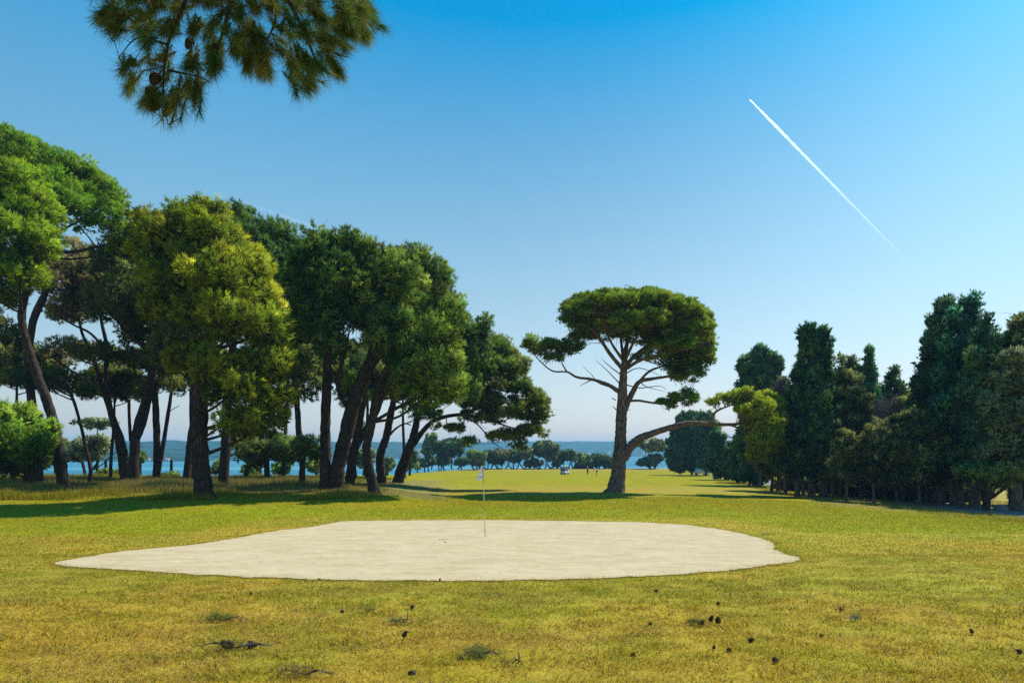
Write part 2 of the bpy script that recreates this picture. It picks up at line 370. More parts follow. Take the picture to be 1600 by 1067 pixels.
def build_sand():
    # ragged outline, then fill with a fine grid
    pts = []
    n = len(SPX)
    for i in range(n):
        a = SPX[i]; b = SPX[(i + 1) % n]; L = np.linalg.norm(b - a); k = max(2, int(L / .06))
        for j in range(k):
            q = a + (b - a) * j / k; pts.append(q)
    pts = np.array(pts); cen = pts.mean(0)
    for _ in range(20): pts = (np.roll(pts, 1, 0) + 2 * pts + np.roll(pts, -1, 0)) / 4
    jit = (fbm(pts[:, 0] * 3, pts[:, 1] * 3, 71, 4) - .5) * .28 + rng.normal(0, .012, len(pts))
    pts = pts + (pts - cen) / np.linalg.norm(pts - cen, axis=1)[:, None] * jit[:, None]
    bm = bmesh.new(); vs = [bm.verts.new((p[0], p[1], 0)) for p in pts]
    es = [bm.edges.new((vs[i], vs[(i + 1) % len(vs)])) for i in range(len(vs))]
    bmesh.ops.triangle_fill(bm, use_beauty=True, use_dissolve=False, edges=es)
    for x in np.arange(-12, 12, .5):
        bmesh.ops.bisect_plane(bm, geom=bm.verts[:] + bm.edges[:] + bm.faces[:], plane_co=(x, 0, 0), plane_no=(1, 0, 0))
    for y in np.arange(10, 28, .5):
        bmesh.ops.bisect_plane(bm, geom=bm.verts[:] + bm.edges[:] + bm.faces[:], plane_co=(0, y, 0), plane_no=(0, 1, 0))
    for v in bm.verts: v.co.z = float(gz(v.co.x, v.co.y)) + .016
    me = bpy.data.meshes.new('sand'); bm.normal_update(); bm.to_mesh(me); bm.free()
    if len(me.polygons) and me.polygons[0].normal.z < 0: me.flip_normals()
    me.polygons.foreach_set('use_smooth', [True] * len(me.polygons))
    return tag(link('sand', me, sandmat()), None, None, kind='structure'), pts
sand, SANDP = build_sand()

def build_path():
    lo = [at(*q) for q in PATH_LO]; hi = [at(*q) for q in PATH_HI]
    lo, _ = smooth_path(lo, [0] * len(lo), 10); hi, _ = smooth_path(hi, [0] * len(hi), 10)
    V = []; Fc = []; m = 8
    for i, (a, b) in enumerate(zip(lo, hi)):
        for k in range(m):
            t = k / (m - 1); p = a.lerp(b, t)
            if k in (0, m - 1): p += (b - a).normalized() * random.uniform(-.12, .12)
            V.append((p.x, p.y, float(gz(p.x, p.y)) + .02))
    for i in range(len(lo) - 1):
        for k in range(m - 1): q = i * m + k; Fc.append((q, q + 1, q + 1 + m, q + m)[::-1])
    return tag(mesh_faces('path', V, Fc, simple('worn_asphalt', (.16, .155, .16), .9, spec=.2, var=.25, scale=3, bump=.4), None, True), None, None, kind='structure')
path = build_path()
if True:
    R = 9000.0
    sea = tag(mesh_faces('sea', [(-R, 60, SEA), (R, 60, SEA), (R, 16000, SEA), (-R, 16000, SEA)], [(0, 1, 2, 3)], seamat()), None, None, kind='structure')

def build_hills():
    U = np.linspace(-1.9, 1.9, 900); T = np.linspace(0, 1, 90)
    uu, tt = np.meshgrid(U, T)
    sh = np.interp(uu, [-1.9, -.75, -.5, -.2, .0, .2, .75, 1.9], [800, 900, 930, 1250, 1700, 1950, 2100, 2300]) * (1 + .05 * (fbm(uu * 9 + 30, uu * 0 + 2, 61, 4) - .5))
    dd = sh * (1 + tt * .55)
    top = np.interp(uu, [-1.9, -.75, -.45, -.2, 0, .1, .26, .75, 1.9], [.016, .0165, .0160, .0150, .0155, .0160, .0150, .0145, .013])
    prof = np.clip(sm(0, 1, tt * 1.15) * .8 + .2 * np.minimum(1, tt * 14), 0, 1)
    H = top * sh * 1.45 + 13
    rough = (fbm(uu * 40 + 50, tt * 9 + 7, 63, 5) - .5)
    big = (fbm(uu * 7 + 11, tt * 2 + 3, 65, 3) - .5)
    zz = SEA - .4 + H * prof * (1 + .10 * big) + rough * 6.5 * np.minimum(1, tt * 10)
    xx = uu * dd; V = np.stack([xx, dd, zz], -1).reshape(-1, 3); ny, nx = xx.shape
    i = (np.arange(ny - 1)[:, None] * nx + np.arange(nx - 1)[None]).ravel()
    Fc = np.stack([i, i + 1, i + 1 + nx, i + nx], -1).astype(np.int32)
    o = grid_obj('hills', V, Fc, simple('wooded_hills', (.012, .050, .048), 1, spec=0, var=.6, scale=.03), None)
    return tag(o, None, None, kind='structure'), lambda u, t: (u, t)
hills, _ = build_hills()

# ------------------------------------------------------------------ foliage
def unit(v): return v / np.maximum(np.linalg.norm(v, axis=-1, keepdims=True), 1e-9)
def rdirs(n): return unit(rng.normal(size=(n, 3)))
def needle_tris(cent, axis, k, L, W, spread, col, cv=.12):
    n = len(cent); a = unit(np.repeat(axis, k, 0) + spread * rng.normal(size=(n * k, 3)))
    c = np.repeat(cent, k, 0) + rng.normal(size=(n * k, 3)) * L * .18
    side = unit(np.cross(a, rng.normal(size=(n * k, 3)))) * (W * rng.uniform(.6, 1.2, (n * k, 1))) / 2
    ln = L * rng.uniform(.6, 1.25, (n * k, 1))
    V = np.stack([c - side, c + side, c + a * ln], 1).reshape(-1, 3)
    cc = np.repeat(col, k, 0) * (1 + cv * rng.normal(size=(n * k, 1)))
    return V, np.clip(cc, .004, 1)
STY = dict(
    umbrella=dict(rlo=.8, rhi=1.05, sub=.62, cov=1.55, nt=26, k=15, L=.24, W=.05, low=-.25, flat=.62, up=.55, spread=.45, col=(.060, .110, .012), var=.22, tip=(.115, .135, .014), fill=1.0),
    pine=dict(shrink=.25, sub=.70, cov=1.55, nt=26, k=14, L=.27, W=.060, low=-.8, flat=.85, up=.30, spread=.5, col=(.050, .092, .012), var=.34, tip=(.13, .145, .028), fill=.8),
    bright=dict(shrink=.25, sub=.60, cov=1.9, nt=28, k=14, L=.26, W=.055, low=-.9, flat=1.0, up=.30, spread=.5, col=(.082, .122, .010), var=.34, tip=(.175, .178, .018), fill=.8),
    cypress=dict(shrink=.3, sub=.42, cov=2.2, nt=16, k=10, L=.26, W=.085, low=-1, flat=1.3, up=.9, spread=.4, col=(.026, .074, .030), var=.34, tip=(.075, .125, .030), fill=1.2),
    scrub=dict(shrink=.38, sub=.55, cov=2.0, nt=22, k=11, L=.26, W=.08, low=-1, flat=.8, up=.35, spread=.6, col=(.045, .080, .022), var=.36, tip=(.15, .15, .04), fill=1.1),
    oak=dict(sub=.75, cov=1.5, nt=16, k=9, L=.36, W=.20, low=-.9, flat=.8, up=.2, spread=1.0, col=(.050, .078, .026), var=.3, tip=(.09, .105, .04), fill=1.0),
)
GAIN = 2.1
def crown_data(blobs, st, lod=1.0, **kw):
    """blobs: rows cx cy cz rx ry rz density in metres. Returns triangles, colours, clump centres"""
    s = dict(STY[st]); s.update(kw); B = np.array(blobs, float); B[:, 3:6] = np.maximum(B[:, 3:6] - s.get('shrink', .55) * s['sub'], .5 * B[:, 3:6]); subs = []
    for i, b in enumerate(B):
        r = b[3:6]; p = 1.6; area = 4 * math.pi * (((r[0] * r[1]) ** p + (r[0] * r[2]) ** p + (r[1] * r[2]) ** p) / 3) ** (1 / p)
        n = max(3, int(s['cov'] * .82 * b[6] * area / (math.pi * s['sub'] ** 2)))
        d = rdirs(n * 2); d = d[(d[:, 2] > s['low']) | (rng.random(len(d)) < .12)][:n]
        rad = rng.uniform(s.get('rlo', .66), s.get('rhi', 1.16), (len(d), 1))
        inner = rng.random(len(d)) < .22; rad[inner] *= rng.uniform(.3, .8, (inner.sum(), 1))
        q = b[:3] + d * r * rad
        keep = np.ones(len(q), bool)
        for j, b2 in enumerate(B):
            if j == i: continue
            e = np.linalg.norm((q - b2[:3]) / b2[3:6], axis=1); keep &= (e > .55) | (rng.random(len(q)) < .12)
        q = q[keep]; subs.append(np.concatenate([q, d[keep]], 1))
    sub = np.concatenate(subs); ns = len(sub)
    sr = s['sub'] * rng.uniform(.65, 1.3, (ns, 1))
    nt_ = max(4, int(s['nt'] * lod)); k = s['k']
    hue = np.clip(rng.normal(size=(ns, 1)), -1.4, 1.2); mixt = np.clip(rng.normal(.33, .38, (ns, 1)), 0, .9)
    sc = GAIN * (np.array(s['col']) * (1 - mixt) + np.array(s['tip']) * mixt) * (1 + s['var'] * hue * .8)
    d2 = rdirs(ns * nt_); d2[:, 2] = np.where((d2[:, 2] < -.35) & (s['low'] > -.5), -d2[:, 2], d2[:, 2])
    out = np.repeat(sub[:, 3:6], nt_, 0)
    fl = np.array([1, 1, s['flat']])
    tc = np.repeat(sub[:, :3], nt_, 0) + d2 * np.repeat(sr, nt_, 0) * fl * rng.uniform(.55, 1.0, (ns * nt_, 1))
    ax = unit(d2 * .8 + out * .4 + np.array([0, 0, s['up']]))
    c2 = np.repeat(sc, nt_, 0) * (1 + s['var'] * .6 * rng.normal(size=(ns * nt_, 1)))
    f = 1 / math.sqrt(lod)
    V, cc = needle_tris(tc, ax, k, s['L'] * f, s['W'] * f, s['spread'], c2)
    n1 = np.repeat(unit(d2 * .85 + out * .45 + np.array([0, 0, .12])), k, 0)
    # inner leaf mass
    nf = int(ns * 26 * s['fill'] * lod); pick = rng.integers(0, ns, nf)
    fd = rdirs(nf); fc = sub[pick, :3] + fd * sr[pick] * fl * rng.uniform(0, .75, (nf, 1)); n2 = np.repeat(unit(fd * .7 + sub[pick, 3:6] * .6), 2, 0)
    V2, c3 = needle_tris(fc, rdirs(nf), 2, s['L'] * 1.25 * f, s['W'] * 3.2 * f, 1.0, sc[pick] * .9)
    NN = np.concatenate([n1, n2]); NN = unit(NN + .22 * rng.normal(size=NN.shape))
    return np.concatenate([V, V2]), np.concatenate([cc, c3]), sub[:, :3], NN
NF = [0]
def prism(a, b, r0, r1, sag=0.0, k=3):
    """vectorised thin two-piece twigs, returns quads (n*k*2*4,3)"""
    n = len(a); m = (a + b) / 2 + rng.normal(size=(n, 3)) * np.linalg.norm(b - a, axis=1, keepdims=True) * .10
    m[:, 2] -= sag * np.linalg.norm(b - a, axis=1)
    Q = []
    for p, q, ra, rb in ((a, m, r0, (r0 + r1) / 2), (m, b, (r0 + r1) / 2, r1)):
        t = unit(q - p); u = unit(np.cross(t, np.array([.3, .2, 1.0]))); v = np.cross(t, u)
        ring = [math.cos(2 * math.pi * i / k) * u + math.sin(2 * math.pi * i / k) * v for i in range(k)]
        for i in range(k):
            j = (i + 1) % k; Q.append(np.stack([p + ring[i] * ra, p + ring[j] * ra, q + ring[j] * rb, q + ring[i] * rb], 1))
    return np.concatenate(Q).reshape(-1, 3)
def merge_wood(mb, Q, name, mat, parent, off):
    """tubes of an MB plus loose quads in one mesh"""
    V = np.array(mb.V, float) - off if len(mb.V) else np.zeros((0, 3)); base = len(V)
    li = []; st = []; c = 0
    for f in mb.F: st.append(c); li.extend(f); c += len(f)
    if Q is not None and len(Q):
        Qo = Q - off; V = np.concatenate([V, Qo]); li = li + list(range(base, base + len(Qo))); st = st + list(range(c, c + len(Qo), 4)); c += len(Qo)
    me = bpy.data.meshes.new(name); me.vertices.add(len(V)); me.vertices.foreach_set('co', V.astype(np.float32).ravel())
    me.loops.add(c); me.loops.foreach_set('vertex_index', np.array(li, np.int32)); me.polygons.add(len(st)); me.polygons.foreach_set('loop_start', np.array(st, np.int32))
    me.polygons.foreach_set('use_smooth', np.ones(len(st), bool)); me.update(calc_edges=True)
    return link(name, me, mat, parent)
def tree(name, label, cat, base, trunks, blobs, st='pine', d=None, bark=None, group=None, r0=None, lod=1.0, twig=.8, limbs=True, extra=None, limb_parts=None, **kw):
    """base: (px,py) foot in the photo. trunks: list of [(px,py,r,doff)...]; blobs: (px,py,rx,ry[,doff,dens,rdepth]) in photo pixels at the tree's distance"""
    g = at(*base) if d is None else on(base[0], d)
    D = g.y; o = thing(name, label, cat, g, group=group); off = np.array(g); bark = bark or M_BARKD
    mb = MB(); nodes = []
    for ti, tr in enumerate(trunks):
        pts = [P(q[0], q[1], D + (q[3] if len(q) > 3 else 0)) for q in tr]; rad = [q[2] for q in tr]
        if ti == 0:
            pts[0] = g + Vector((0, 0, -.25))
            if len(pts) > 1:
                fl = pts[0].lerp(pts[1], .12 if (pts[1] - pts[0]).length > 2 else .3); pts.insert(1, fl); rad = [rad[0] * 1.55, rad[0] * 1.05] + rad[1:]
        sp, sr = smooth_path(pts, rad, 7)
        mb.tube(sp, sr, 10, .22, seed=ti + int(base[0])); nodes += [(p, r) for p, r in zip(sp, sr) if p.z > g.z + .15 * 4]
    BB = []
    for b in blobs:
        b = list(b) + [0, 1, None][len(b) - 4:]; dd = D + b[4]; c = P(b[0], b[1], dd); rx = b[2] * dd / F; rz = b[3] * dd / F
        rd = b[6] * dd / F if b[6] else rx * (1.45 if group == GL else .95)  # grove crowns stretched in depth to widen the shade they cast
        BB.append([c.x, c.y, c.z, rx, rd, rz, b[5]])
    lp = []
    NP = np.array([tuple(p) for p, r in nodes]); NR = np.array([r for p, r in nodes])
    if limbs:
        for bi, b in enumerate(BB):
            c = Vector(b[:3]); horiz = np.linalg.norm(NP[:, :2] - np.array(b[:2]), axis=1)
            cost = np.abs(NP[:, 2] - (c.z - .45 * horiz - b[5] * .3)) + .5 * horiz
            i = int(cost.argmin()); a = Vector(NP[i]); L = (c - a).length
            if L < .6: continue
            mid = a.lerp(c, .5) + Vector((random.uniform(-.08, .08), random.uniform(-.08, .08), -.06 + random.uniform(-.06, .06))) * L
            rr = min(NR[i] * .6, .035 + .016 * L)
            sp, sr = smooth_path([a, mid, c, c + (c - mid).normalized() * b[3] * .4], [rr, rr * .75, rr * .45, .012], 5)
            mb.tube(sp, sr, 6, .15, seed=bi); lp += [(p, r) for p, r in zip(sp, sr)]
    sg = math.sqrt(1)
    V, cc, sub, nn = crown_data(BB, st, lod, **kw)
    # twigs from the limbs to the clumps
    alln = lp + [(p, r) for p, r in nodes if True]
    AP = np.array([tuple(p) for p, r in alln]); AR = np.array([r for p, r in alln]); Q = None
    if twig > 0 and len(AP):
        sel = sub[rng.random(len(sub)) < twig]; a = []
        dist = np.linalg.norm(sel[:, None, :] - AP[None], axis=2) + np.maximum(0, AP[None, :, 2] - sel[:, None, 2]) * 1.5
        j = dist.argmin(1); Q = prism(AP[j], sel, .030, .010)
        # second-order twiglets
        m = rng.integers(0, len(sel), int(len(sel) * 1.6)); tpar = rng.uniform(.3, .8, (len(m), 1)); s0 = AP[j][m] * (1 - tpar) + sel[m] * tpar
        e0 = s0 + (sel[m] - AP[j][m]) * .35 + rng.normal(size=(len(m), 3)) * .45
        Q = np.concatenate([Q, prism(s0, e0, .016, .006)])
    if extra: extra(mb, D, g)
    merge_wood(mb, Q, 'trunk', bark, o, off)
    lm = {'cypress': M_DARK, 'oak': M_OAK, 'scrub': M_DARK}.get(st, M_LEAF)
    mesh_arrays('crown', V - off, 3, lm, cc, o, nrm=nn); NF[0] += len(V) // 3
    return o

GL = 'pines of the grove on the left'
# ---- the lone umbrella pine
def lone_pine():
    D = at(963, 769).y
    def limb(pts, r):
        sp, sr = smooth_path([P(x, y, D + z) for x, y, z in pts], r, 7); return sp, sr
    g = at(963, 769); off = np.array(g)
    o = thing('umbrella_pine', 'tall lone umbrella pine with wide flat crown and one long low bough reaching right', 'tree', g)
    mb = MB()
    tp = [(961, 772, .98, 0), (962.5, 764, .70, 0), (966, 742, .55, 0), (967.5, 722, .56, 0), (969, 700, .46, 0), (970, 675, .42, 0), (971, 650, .42, 0), (972.5, 617, .36, 0), (974, 590, .30, 0), (975, 570, .24, 0), (978, 545, .17, .2), (984, 520, .11, .4), (990, 500, .06, .5)]
    sp, sr = smooth_path([P(x, y, D + z) for x, y, r, z in tp], [r for *_, r, _ in [(a, b, c, d) for a, b, c, d in tp]], 6)
    mb.tube(sp, sr, 18, .16, seed=4)
    merge_wood(mb, None, 'trunk', M_BARK, o, off)
    specs = [
        ([(973, 716, 0), (984, 699, -.2), (999, 685, -.3), (1022, 676, -.5), (1050, 667, -.6), (1078, 661, -.7), (1112, 662, -.8), (1145, 663, -.9), (1175, 658, -1), (1200, 655, -1)], [.42, .36, .31, .26, .22, .2, .16, .12, .08, .04]),
        ([(972, 650, 0), (979, 632, .1), (990, 610, .3), (1000, 596, .5), (1024, 591, .8), (1050, 586, 1.2), (1075, 570, 1.5)], [.3, .24, .20, .15, .11, .08, .04]),
        ([(985, 626, .2), (1000, 626, -.1), (1018, 629, -.4), (1038, 631, -.7), (1056, 628, -.9), (1072, 622, -1)], [.1, .09, .08, .07, .05, .02]),
        ([(967, 612, 0), (950, 601, -.2), (926, 593, -.5), (901, 589, -.8), (886, 581, -1), (862, 579, -1.2), (838, 558, -1.4), (828, 541, -1.5)], [.17, .14, .11, .09, .07, .055, .035, .015]),
        ([(974, 577, 0), (955, 555, -.5), (938, 530, -.8), (920, 510, -1), (905, 495, -1)], [.16, .14, .11, .08, .03]),
        ([(975, 572, 0), (972, 545, .6), (968, 520, 1.2), (960, 495, 1.8)], [.16, .12, .08, .03]),
        ([(976, 573, 0), (992, 556, .2), (1018, 535, .5), (1045, 515, .8), (1072, 505, 1)], [.18, .14, .11, .08, .03]),
        ([(977, 577, 0), (1000, 563, -.6), (1030, 555, -1.2), (1062, 548, -1.6), (1090, 535, -1.8)], [.15, .12, .09, .06, .03]),
        ([(978, 560, 0), (990, 535, -1), (1005, 510, -2), (1015, 490, -2.6)], [.13, .1, .07, .03]),
        ([(998, 597, .5), (1015, 580, 1.0), (1040, 570, 1.8), (1066, 556, 2.4)], [.11, .09, .06, .03]),
        ([(976, 566, 0), (958, 540, -1.5), (945, 515, -2.6), (935, 490, -3.2)], [.12, .09, .06, .03]),
        ([(1110, 662, -.8), (1113, 650, -.9), (1122, 641, -1), (1140, 634, -1), (1160, 628, -1)], [.1, .09, .08, .05, .02]),
        ([(1140, 663, -.9), (1160, 672, -1.1), (1180, 690, -1.2), (1196, 706, -1.2)], [.08, .06, .04, .02]),
        ([(886, 581, -1), (878, 567, -1), (875, 552, -1)], [.06, .04, .015]),
    ]
    allp = []
    for i, (pts, r) in enumerate(specs):
        m = MB(); a, b = limb(pts, r); m.tube(a, b, 10, .18, seed=i + 40)
        merge_wood(m, None, 'limb', M_BARK, o, off); allp += list(zip(a, b))
    # dead stubs
    m = MB()
    for pts in ([(975, 600, .1), (1000, 606, .2), (1030, 603, 0), (1042, 609, 0)], [(958, 606, 0), (935, 598, -.3), (925, 586, -.4), (911, 572, -.5)], [(970, 601, 0), (950, 580, .5), (930, 562, .8)],
                [(962, 625, 0), (955, 621, -.1)], [(963, 640, 0), (957, 634, .1)], [(925, 593, -.4), (905, 603, -.6)], [(976, 640, .2), (985, 641, .2)], [(1000, 596, .5), (1010, 604, .3), (1040, 612, .2)], [(975, 585, 0), (1000, 575, .8), (1040, 590, 1)], [(974, 588, 0), (950, 570, -.8), (940, 560, -1)]):
        a, b = smooth_path([P(x, y, D + z) for x, y, z in pts], list(np.linspace(.05, .012, len(pts))), 4); m.tube(a, b, 5, .1)
    merge_wood(m, None, 'dead_twigs', M_BARK, o, off)
    bl = [(912, 480, 32, 16), (905, 495, 28, 16, -2), (950, 472, 45, 11), (955, 474, 45, 12, 3), (950, 480, 45, 14, -3.5), (1000, 471, 50, 11, 1.5), (1010, 480, 55, 15, -4), (1000, 475, 50, 12, 4.5), (1050, 484, 42, 15, 0),
          (1055, 490, 40, 16, -3), (1050, 487, 40, 16, 4), (1085, 502, 28, 18, 0), (1080, 510, 28, 18, 3), (1084, 515, 28, 20, -2.5), (1098, 532, 20, 24, .5), (1092, 560, 19, 22, 0), (1082, 585, 12, 14, -.5, .7), (1060, 560, 30, 18, 2.5, .8),
          (1050, 540, 34, 18, -3, .8), (1000, 505, 48, 18, -5, .7), (1040, 525, 40, 20, 4, .7), (975, 498, 40, 14, 5, .6), (920, 515, 22, 14, -1, .5), (896, 508, 20, 15, .5, .75), (915, 530, 24, 12, .8, .5), (940, 520, 26, 13, 2, .5), (1020, 560, 30, 12, 3.5, .35), (1096, 572, 18, 18, .5), (1062, 592, 20, 10, .8, .8), (928, 502, 24, 14, 1), (985, 522, 34, 13, .5, .7), (1103, 548, 14, 18, 0), (960, 512, 30, 14, 1, .6), (1005, 520, 40, 15, 1, .6), (1035, 540, 36, 18, 1.5, .75), (1068, 578, 26, 13, 1, .75), (1050, 520, 40, 18, 2, .8), (1085, 545, 22, 22, 2.5, .8),
          (826, 540, 13, 11, -1.4), (838, 550, 15, 9, -1.4, .9), (853, 546, 13, 10, -1.2), (874, 542, 17, 13, -1), (852, 540, 10, 8, -.8), (888, 548, 17, 10, -1, .9), (905, 545, 12, 8, -.8, .7), (862, 562, 18, 7, -1.1, .6),
          (1036, 633, 14, 6, -.7), (1052, 622, 10, 6, -.9), (1070, 624, 17, 10, -1)]
    low = [(1112, 627, 11, 5, -1, .8), (1130, 624, 14, 7, -1), (1150, 618, 15, 8, -1), (1172, 618, 20, 9, -1.2), (1195, 625, 20, 11, -.8), (1180, 635, 26, 12, .6), (1210, 638, 16, 14, -1), (1217, 655, 11, 10, -1), (1205, 668, 16, 14, -1.2), (1195, 690, 22, 20, -1.2), (1186, 708, 16, 13, -1, .9), (1200, 670, 22, 18, -2.6), (1188, 690, 18, 18, -2.8), (1190, 640, 26, 16, -2.6), (1160, 636, 18, 9, -2), (1170, 660, 14, 8, .4, .5)]
    def bb(L, kd=None):
        out = []
        for b in L:
            b = list(b) + [0, 1][len(b) - 4:]; dd = D + b[4]; c = P(b[0], b[1], dd); rx = b[2] * dd / F; out.append([c.x, c.y, c.z, rx, min(rx * .95, 2.6), b[3] * 1.22 * dd / F, b[5]])
        return out
    V, cc, sub, nn = crown_data(bb(bl), 'umbrella', 1.25, shrink=.1, sub=.46, nt=20, L=.20, W=.042, cov=2.0, flat=.6, fill=.6, low=-.12, col=(.078, .130, .014), tip=(.135, .165, .020))
    V2, cc2, sub2, nn2 = crown_data(bb(low), 'umbrella', 1.25, shrink=.2, sub=.42, nt=22, L=.20, W=.042, cov=1.7, col=(.125, .17, .014), tip=(.20, .225, .02), fill=.6, low=-.7)
    AP = np.array([tuple(p) for p, r in allp]); sel = np.concatenate([sub, sub2])
    dist = np.linalg.norm(sel[:, None] - AP[None], axis=2) + np.maximum(0, AP[None, :, 2] - sel[:, None, 2]) * 2
    j = dist.argmin(1); Q = prism(AP[j], sel, .035, .010, -.02)
    m_ = rng.integers(0, len(sel), len(sel) * 3); tp_ = rng.uniform(.25, .9, (len(m_), 1)); s0 = AP[j][m_] * (1 - tp_) + sel[m_] * tp_
    e0 = s0 + (sel[m_] - AP[j][m_]) * .3 + rng.normal(size=(len(m_), 3)) * .4 - np.array([0, 0, .12]); Q = np.concatenate([Q, prism(s0, s0 + (e0 - s0) * .7, .014, .006)])
    mesh_arrays('twigs', Q - off, 4, M_BARK, None, o)
    mesh_arrays('crown', V - off, 3, M_LEAF, cc, o, nrm=nn)
    c2 = mesh_arrays('bough_foliage', V2 - off, 3, M_LEAF, cc2, o, nrm=nn2); c2['label'] = 'bright yellow green foliage at the end of the low bough'
    NF[0] += (len(V) + len(V2)) // 3
lone_pine()

# ---- the grove on the left
GL = 'pines of the grove on the left'
def pine(label, base, trunks, blobs, **kw):
    return tree('pine_tree', label, 'tree', base, trunks, blobs, group=GL, **kw)
pine('huge domed umbrella pine at the left edge with the highest crown of the grove', (60, 757), [[(60, 757, .34), (50, 640, .3), (44, 560, .27), (52, 500, .25), (72, 450, .22), (66, 400, .2), (50, 340, .1)], [(68, 430, .14), (75, 392, .15), (110, 394, .12, -1), (150, 386, .09, -1.5), (205, 376, .03, -2)], [(72, 400, .1), (105, 405, .08, -1), (150, 402, .05, -1), (175, 408, .02, -1)]],
     [(20, 250, 80, 38, 0), (80, 268, 60, 34, -1), (-40, 250, 60, 50), (60, 300, 60, 40, -4), (120, 290, 52, 42, 0), (165, 318, 42, 40, 0), (140, 335, 50, 32, -3), (95, 330, 45, 40, -4), (180, 335, 28, 25, -2), (-30, 310, 70, 50, -2), (30, 250, 60, 40, 4)], st='umbrella', sub=.8, col=(.058, .125, .010), tip=(.10, .15, .012), lod=1.1)
pine('leaning pine with long bare trunk curving under a bright green crown at the left edge', (100, 762), [[(100, 762, .36), (92, 700, .31), (78, 640, .29), (56, 580, .27), (40, 530, .25), (34, 490, .23), (42, 440, .2), (30, 380, .1)]],
     [(-10, 330, 60, 60), (30, 290, 45, 35, -1), (50, 335, 40, 42, -2), (15, 370, 60, 45, -3), (55, 375, 30, 28, -3), (5, 420, 60, 35, -2), (30, 425, 30, 25, -3), (-10, 460, 40, 25)], st='umbrella', sub=.6, col=(.085, .15, .010), tip=(.13, .175, .014), low=-.7)
pine('olive crowned pine whose paired trunk leans left towards the umbrella pine', (194, 752), [[(194, 752, .30), (186, 700, .26), (174, 650, .24), (158, 600, .2), (146, 560, .17), (128, 520, .12), (120, 480, .08)], [(200, 751, .32), (190, 690, .28), (172, 640, .25), (166, 590, .2), (166, 540, .17), (158, 500, .12), (150, 450, .08)], [(164, 545, .12), (140, 520, .1), (110, 505, .07), (80, 480, .04)]],
     [(100, 435, 42, 38, -1), (130, 455, 40, 35, -2), (150, 430, 35, 40, -1), (110, 490, 30, 20, 0, .8), (90, 400, 35, 30, 1), (115, 548, 45, 13, 1, .6), (85, 560, 28, 10, 2, .5), (165, 560, 30, 8, 1, .35)], st='pine', col=(.105, .105, .035), tip=(.19, .16, .07))
pine('pine at the left edge showing only a dull green clump halfway up', (-40, 755), [[(-40, 755, .3), (-42, 650, .25), (-35, 560, .18), (-20, 520, .1)]], [(-12, 525, 36, 42, 0), (-5, 560, 26, 22, -1), (-30, 570, 30, 30)], st='pine', col=(.07, .10, .022), tip=(.14, .15, .05))
pine('low bushy young pine with bright feathery foliage at the left edge', (45, 763), [[(45, 763, .36, 0), (46, 730, .32, 0), (45, 700, .22), (40, 660, .1)]],
     [(20, 668, 40, 30, -.5), (-10, 690, 50, 40), (50, 690, 34, 24, -1), (10, 650, 30, 18), (66, 668, 16, 14, 0, .8), (25, 712, 40, 16, -.5), (-5, 725, 30, 14, 0, .7), (70, 690, 16, 14)], st='bright', col=(.085, .16, .016), tip=(.15, .20, .03), d=43)
pine('slender bare pine bending left with a sparse wispy top between the two leaning trunks', (140, 757), [[(140, 757, .15), (141, 730, .14), (134, 700, .13), (126, 665, .11), (112, 620, .1), (90, 590, .07), (78, 570, .05)], [(112, 620, .06), (113, 600, .05), (110, 585, .03)], [(142, 735, .05), (160, 725, .04), (176, 710, .03), (196, 698, .02)]],
     [(75, 600, 35, 9, 1, .4), (100, 585, 28, 8, 0, .4), (50, 590, 25, 9, 0, .4)], st='pine', col=(.035, .065, .025), twig=1)
pine('dark forked pine with a broken stub and a limb sweeping up left', (207, 754), [[(207, 754, .42), (210, 700, .38), (216, 660, .33), (228, 620, .29), (236, 580, .27), (232, 548, .24), (210, 530, .17), (190, 508, .14), (172, 488, .1)], [(232, 555, .14), (245, 520, .13), (250, 480, .1)], [(204, 690, .13), (202, 660, .12), (201, 624, .11)], [(212, 690, .22), (224, 665, .18), (234, 625, .14), (240, 590, .1)], [(227, 596, .07), (212, 592, .07), (209, 570, .06), (206, 545, .05), (198, 540, .03)]],
     [(200, 440, 50, 45, 0), (240, 400, 60, 42, 0), (230, 460, 60, 45, -2), (185, 480, 38, 28, 0), (260, 370, 45, 25, 1), (235, 345, 26, 14, 0, .7), (195, 395, 30, 28, 1, .8), (180, 552, 45, 10, 2, .5)], st='pine', col=(.055, .082, .018), tip=(.12, .13, .035))
pine('straight dark trunked pine with a thin leaning twin stem joined at its foot', (244, 753), [[(244, 753, .30), (245, 700, .28), (243, 640, .26), (240, 590, .24), (242, 540, .2), (250, 490, .12)], [(246, 745, .18), (254, 700, .16), (262, 650, .14), (268, 610, .12), (272, 585, .08)], [(262, 645, .04), (272, 638, .03), (281, 633, .02)]],
     [(255, 490, 50, 35, 0), (280, 440, 55, 50, 2), (230, 520, 40, 20, 0, .7), (290, 560, 30, 20, 1, .7), (275, 600, 30, 10, 0, .45), (225, 600, 20, 8, 0, .4)], st='pine', col=(.05, .07, .018))
pine('pine just left of the thickest trunk, partly hidden behind it', (290, 756), [[(290, 756, .30), (296, 700, .27), (303, 640, .25), (300, 580, .2), (290, 530, .13)]], [(285, 540, 45, 30, 0), (300, 500, 50, 40, 0), (260, 560, 30, 18, 0, .7)], st='pine', col=(.045, .068, .018))
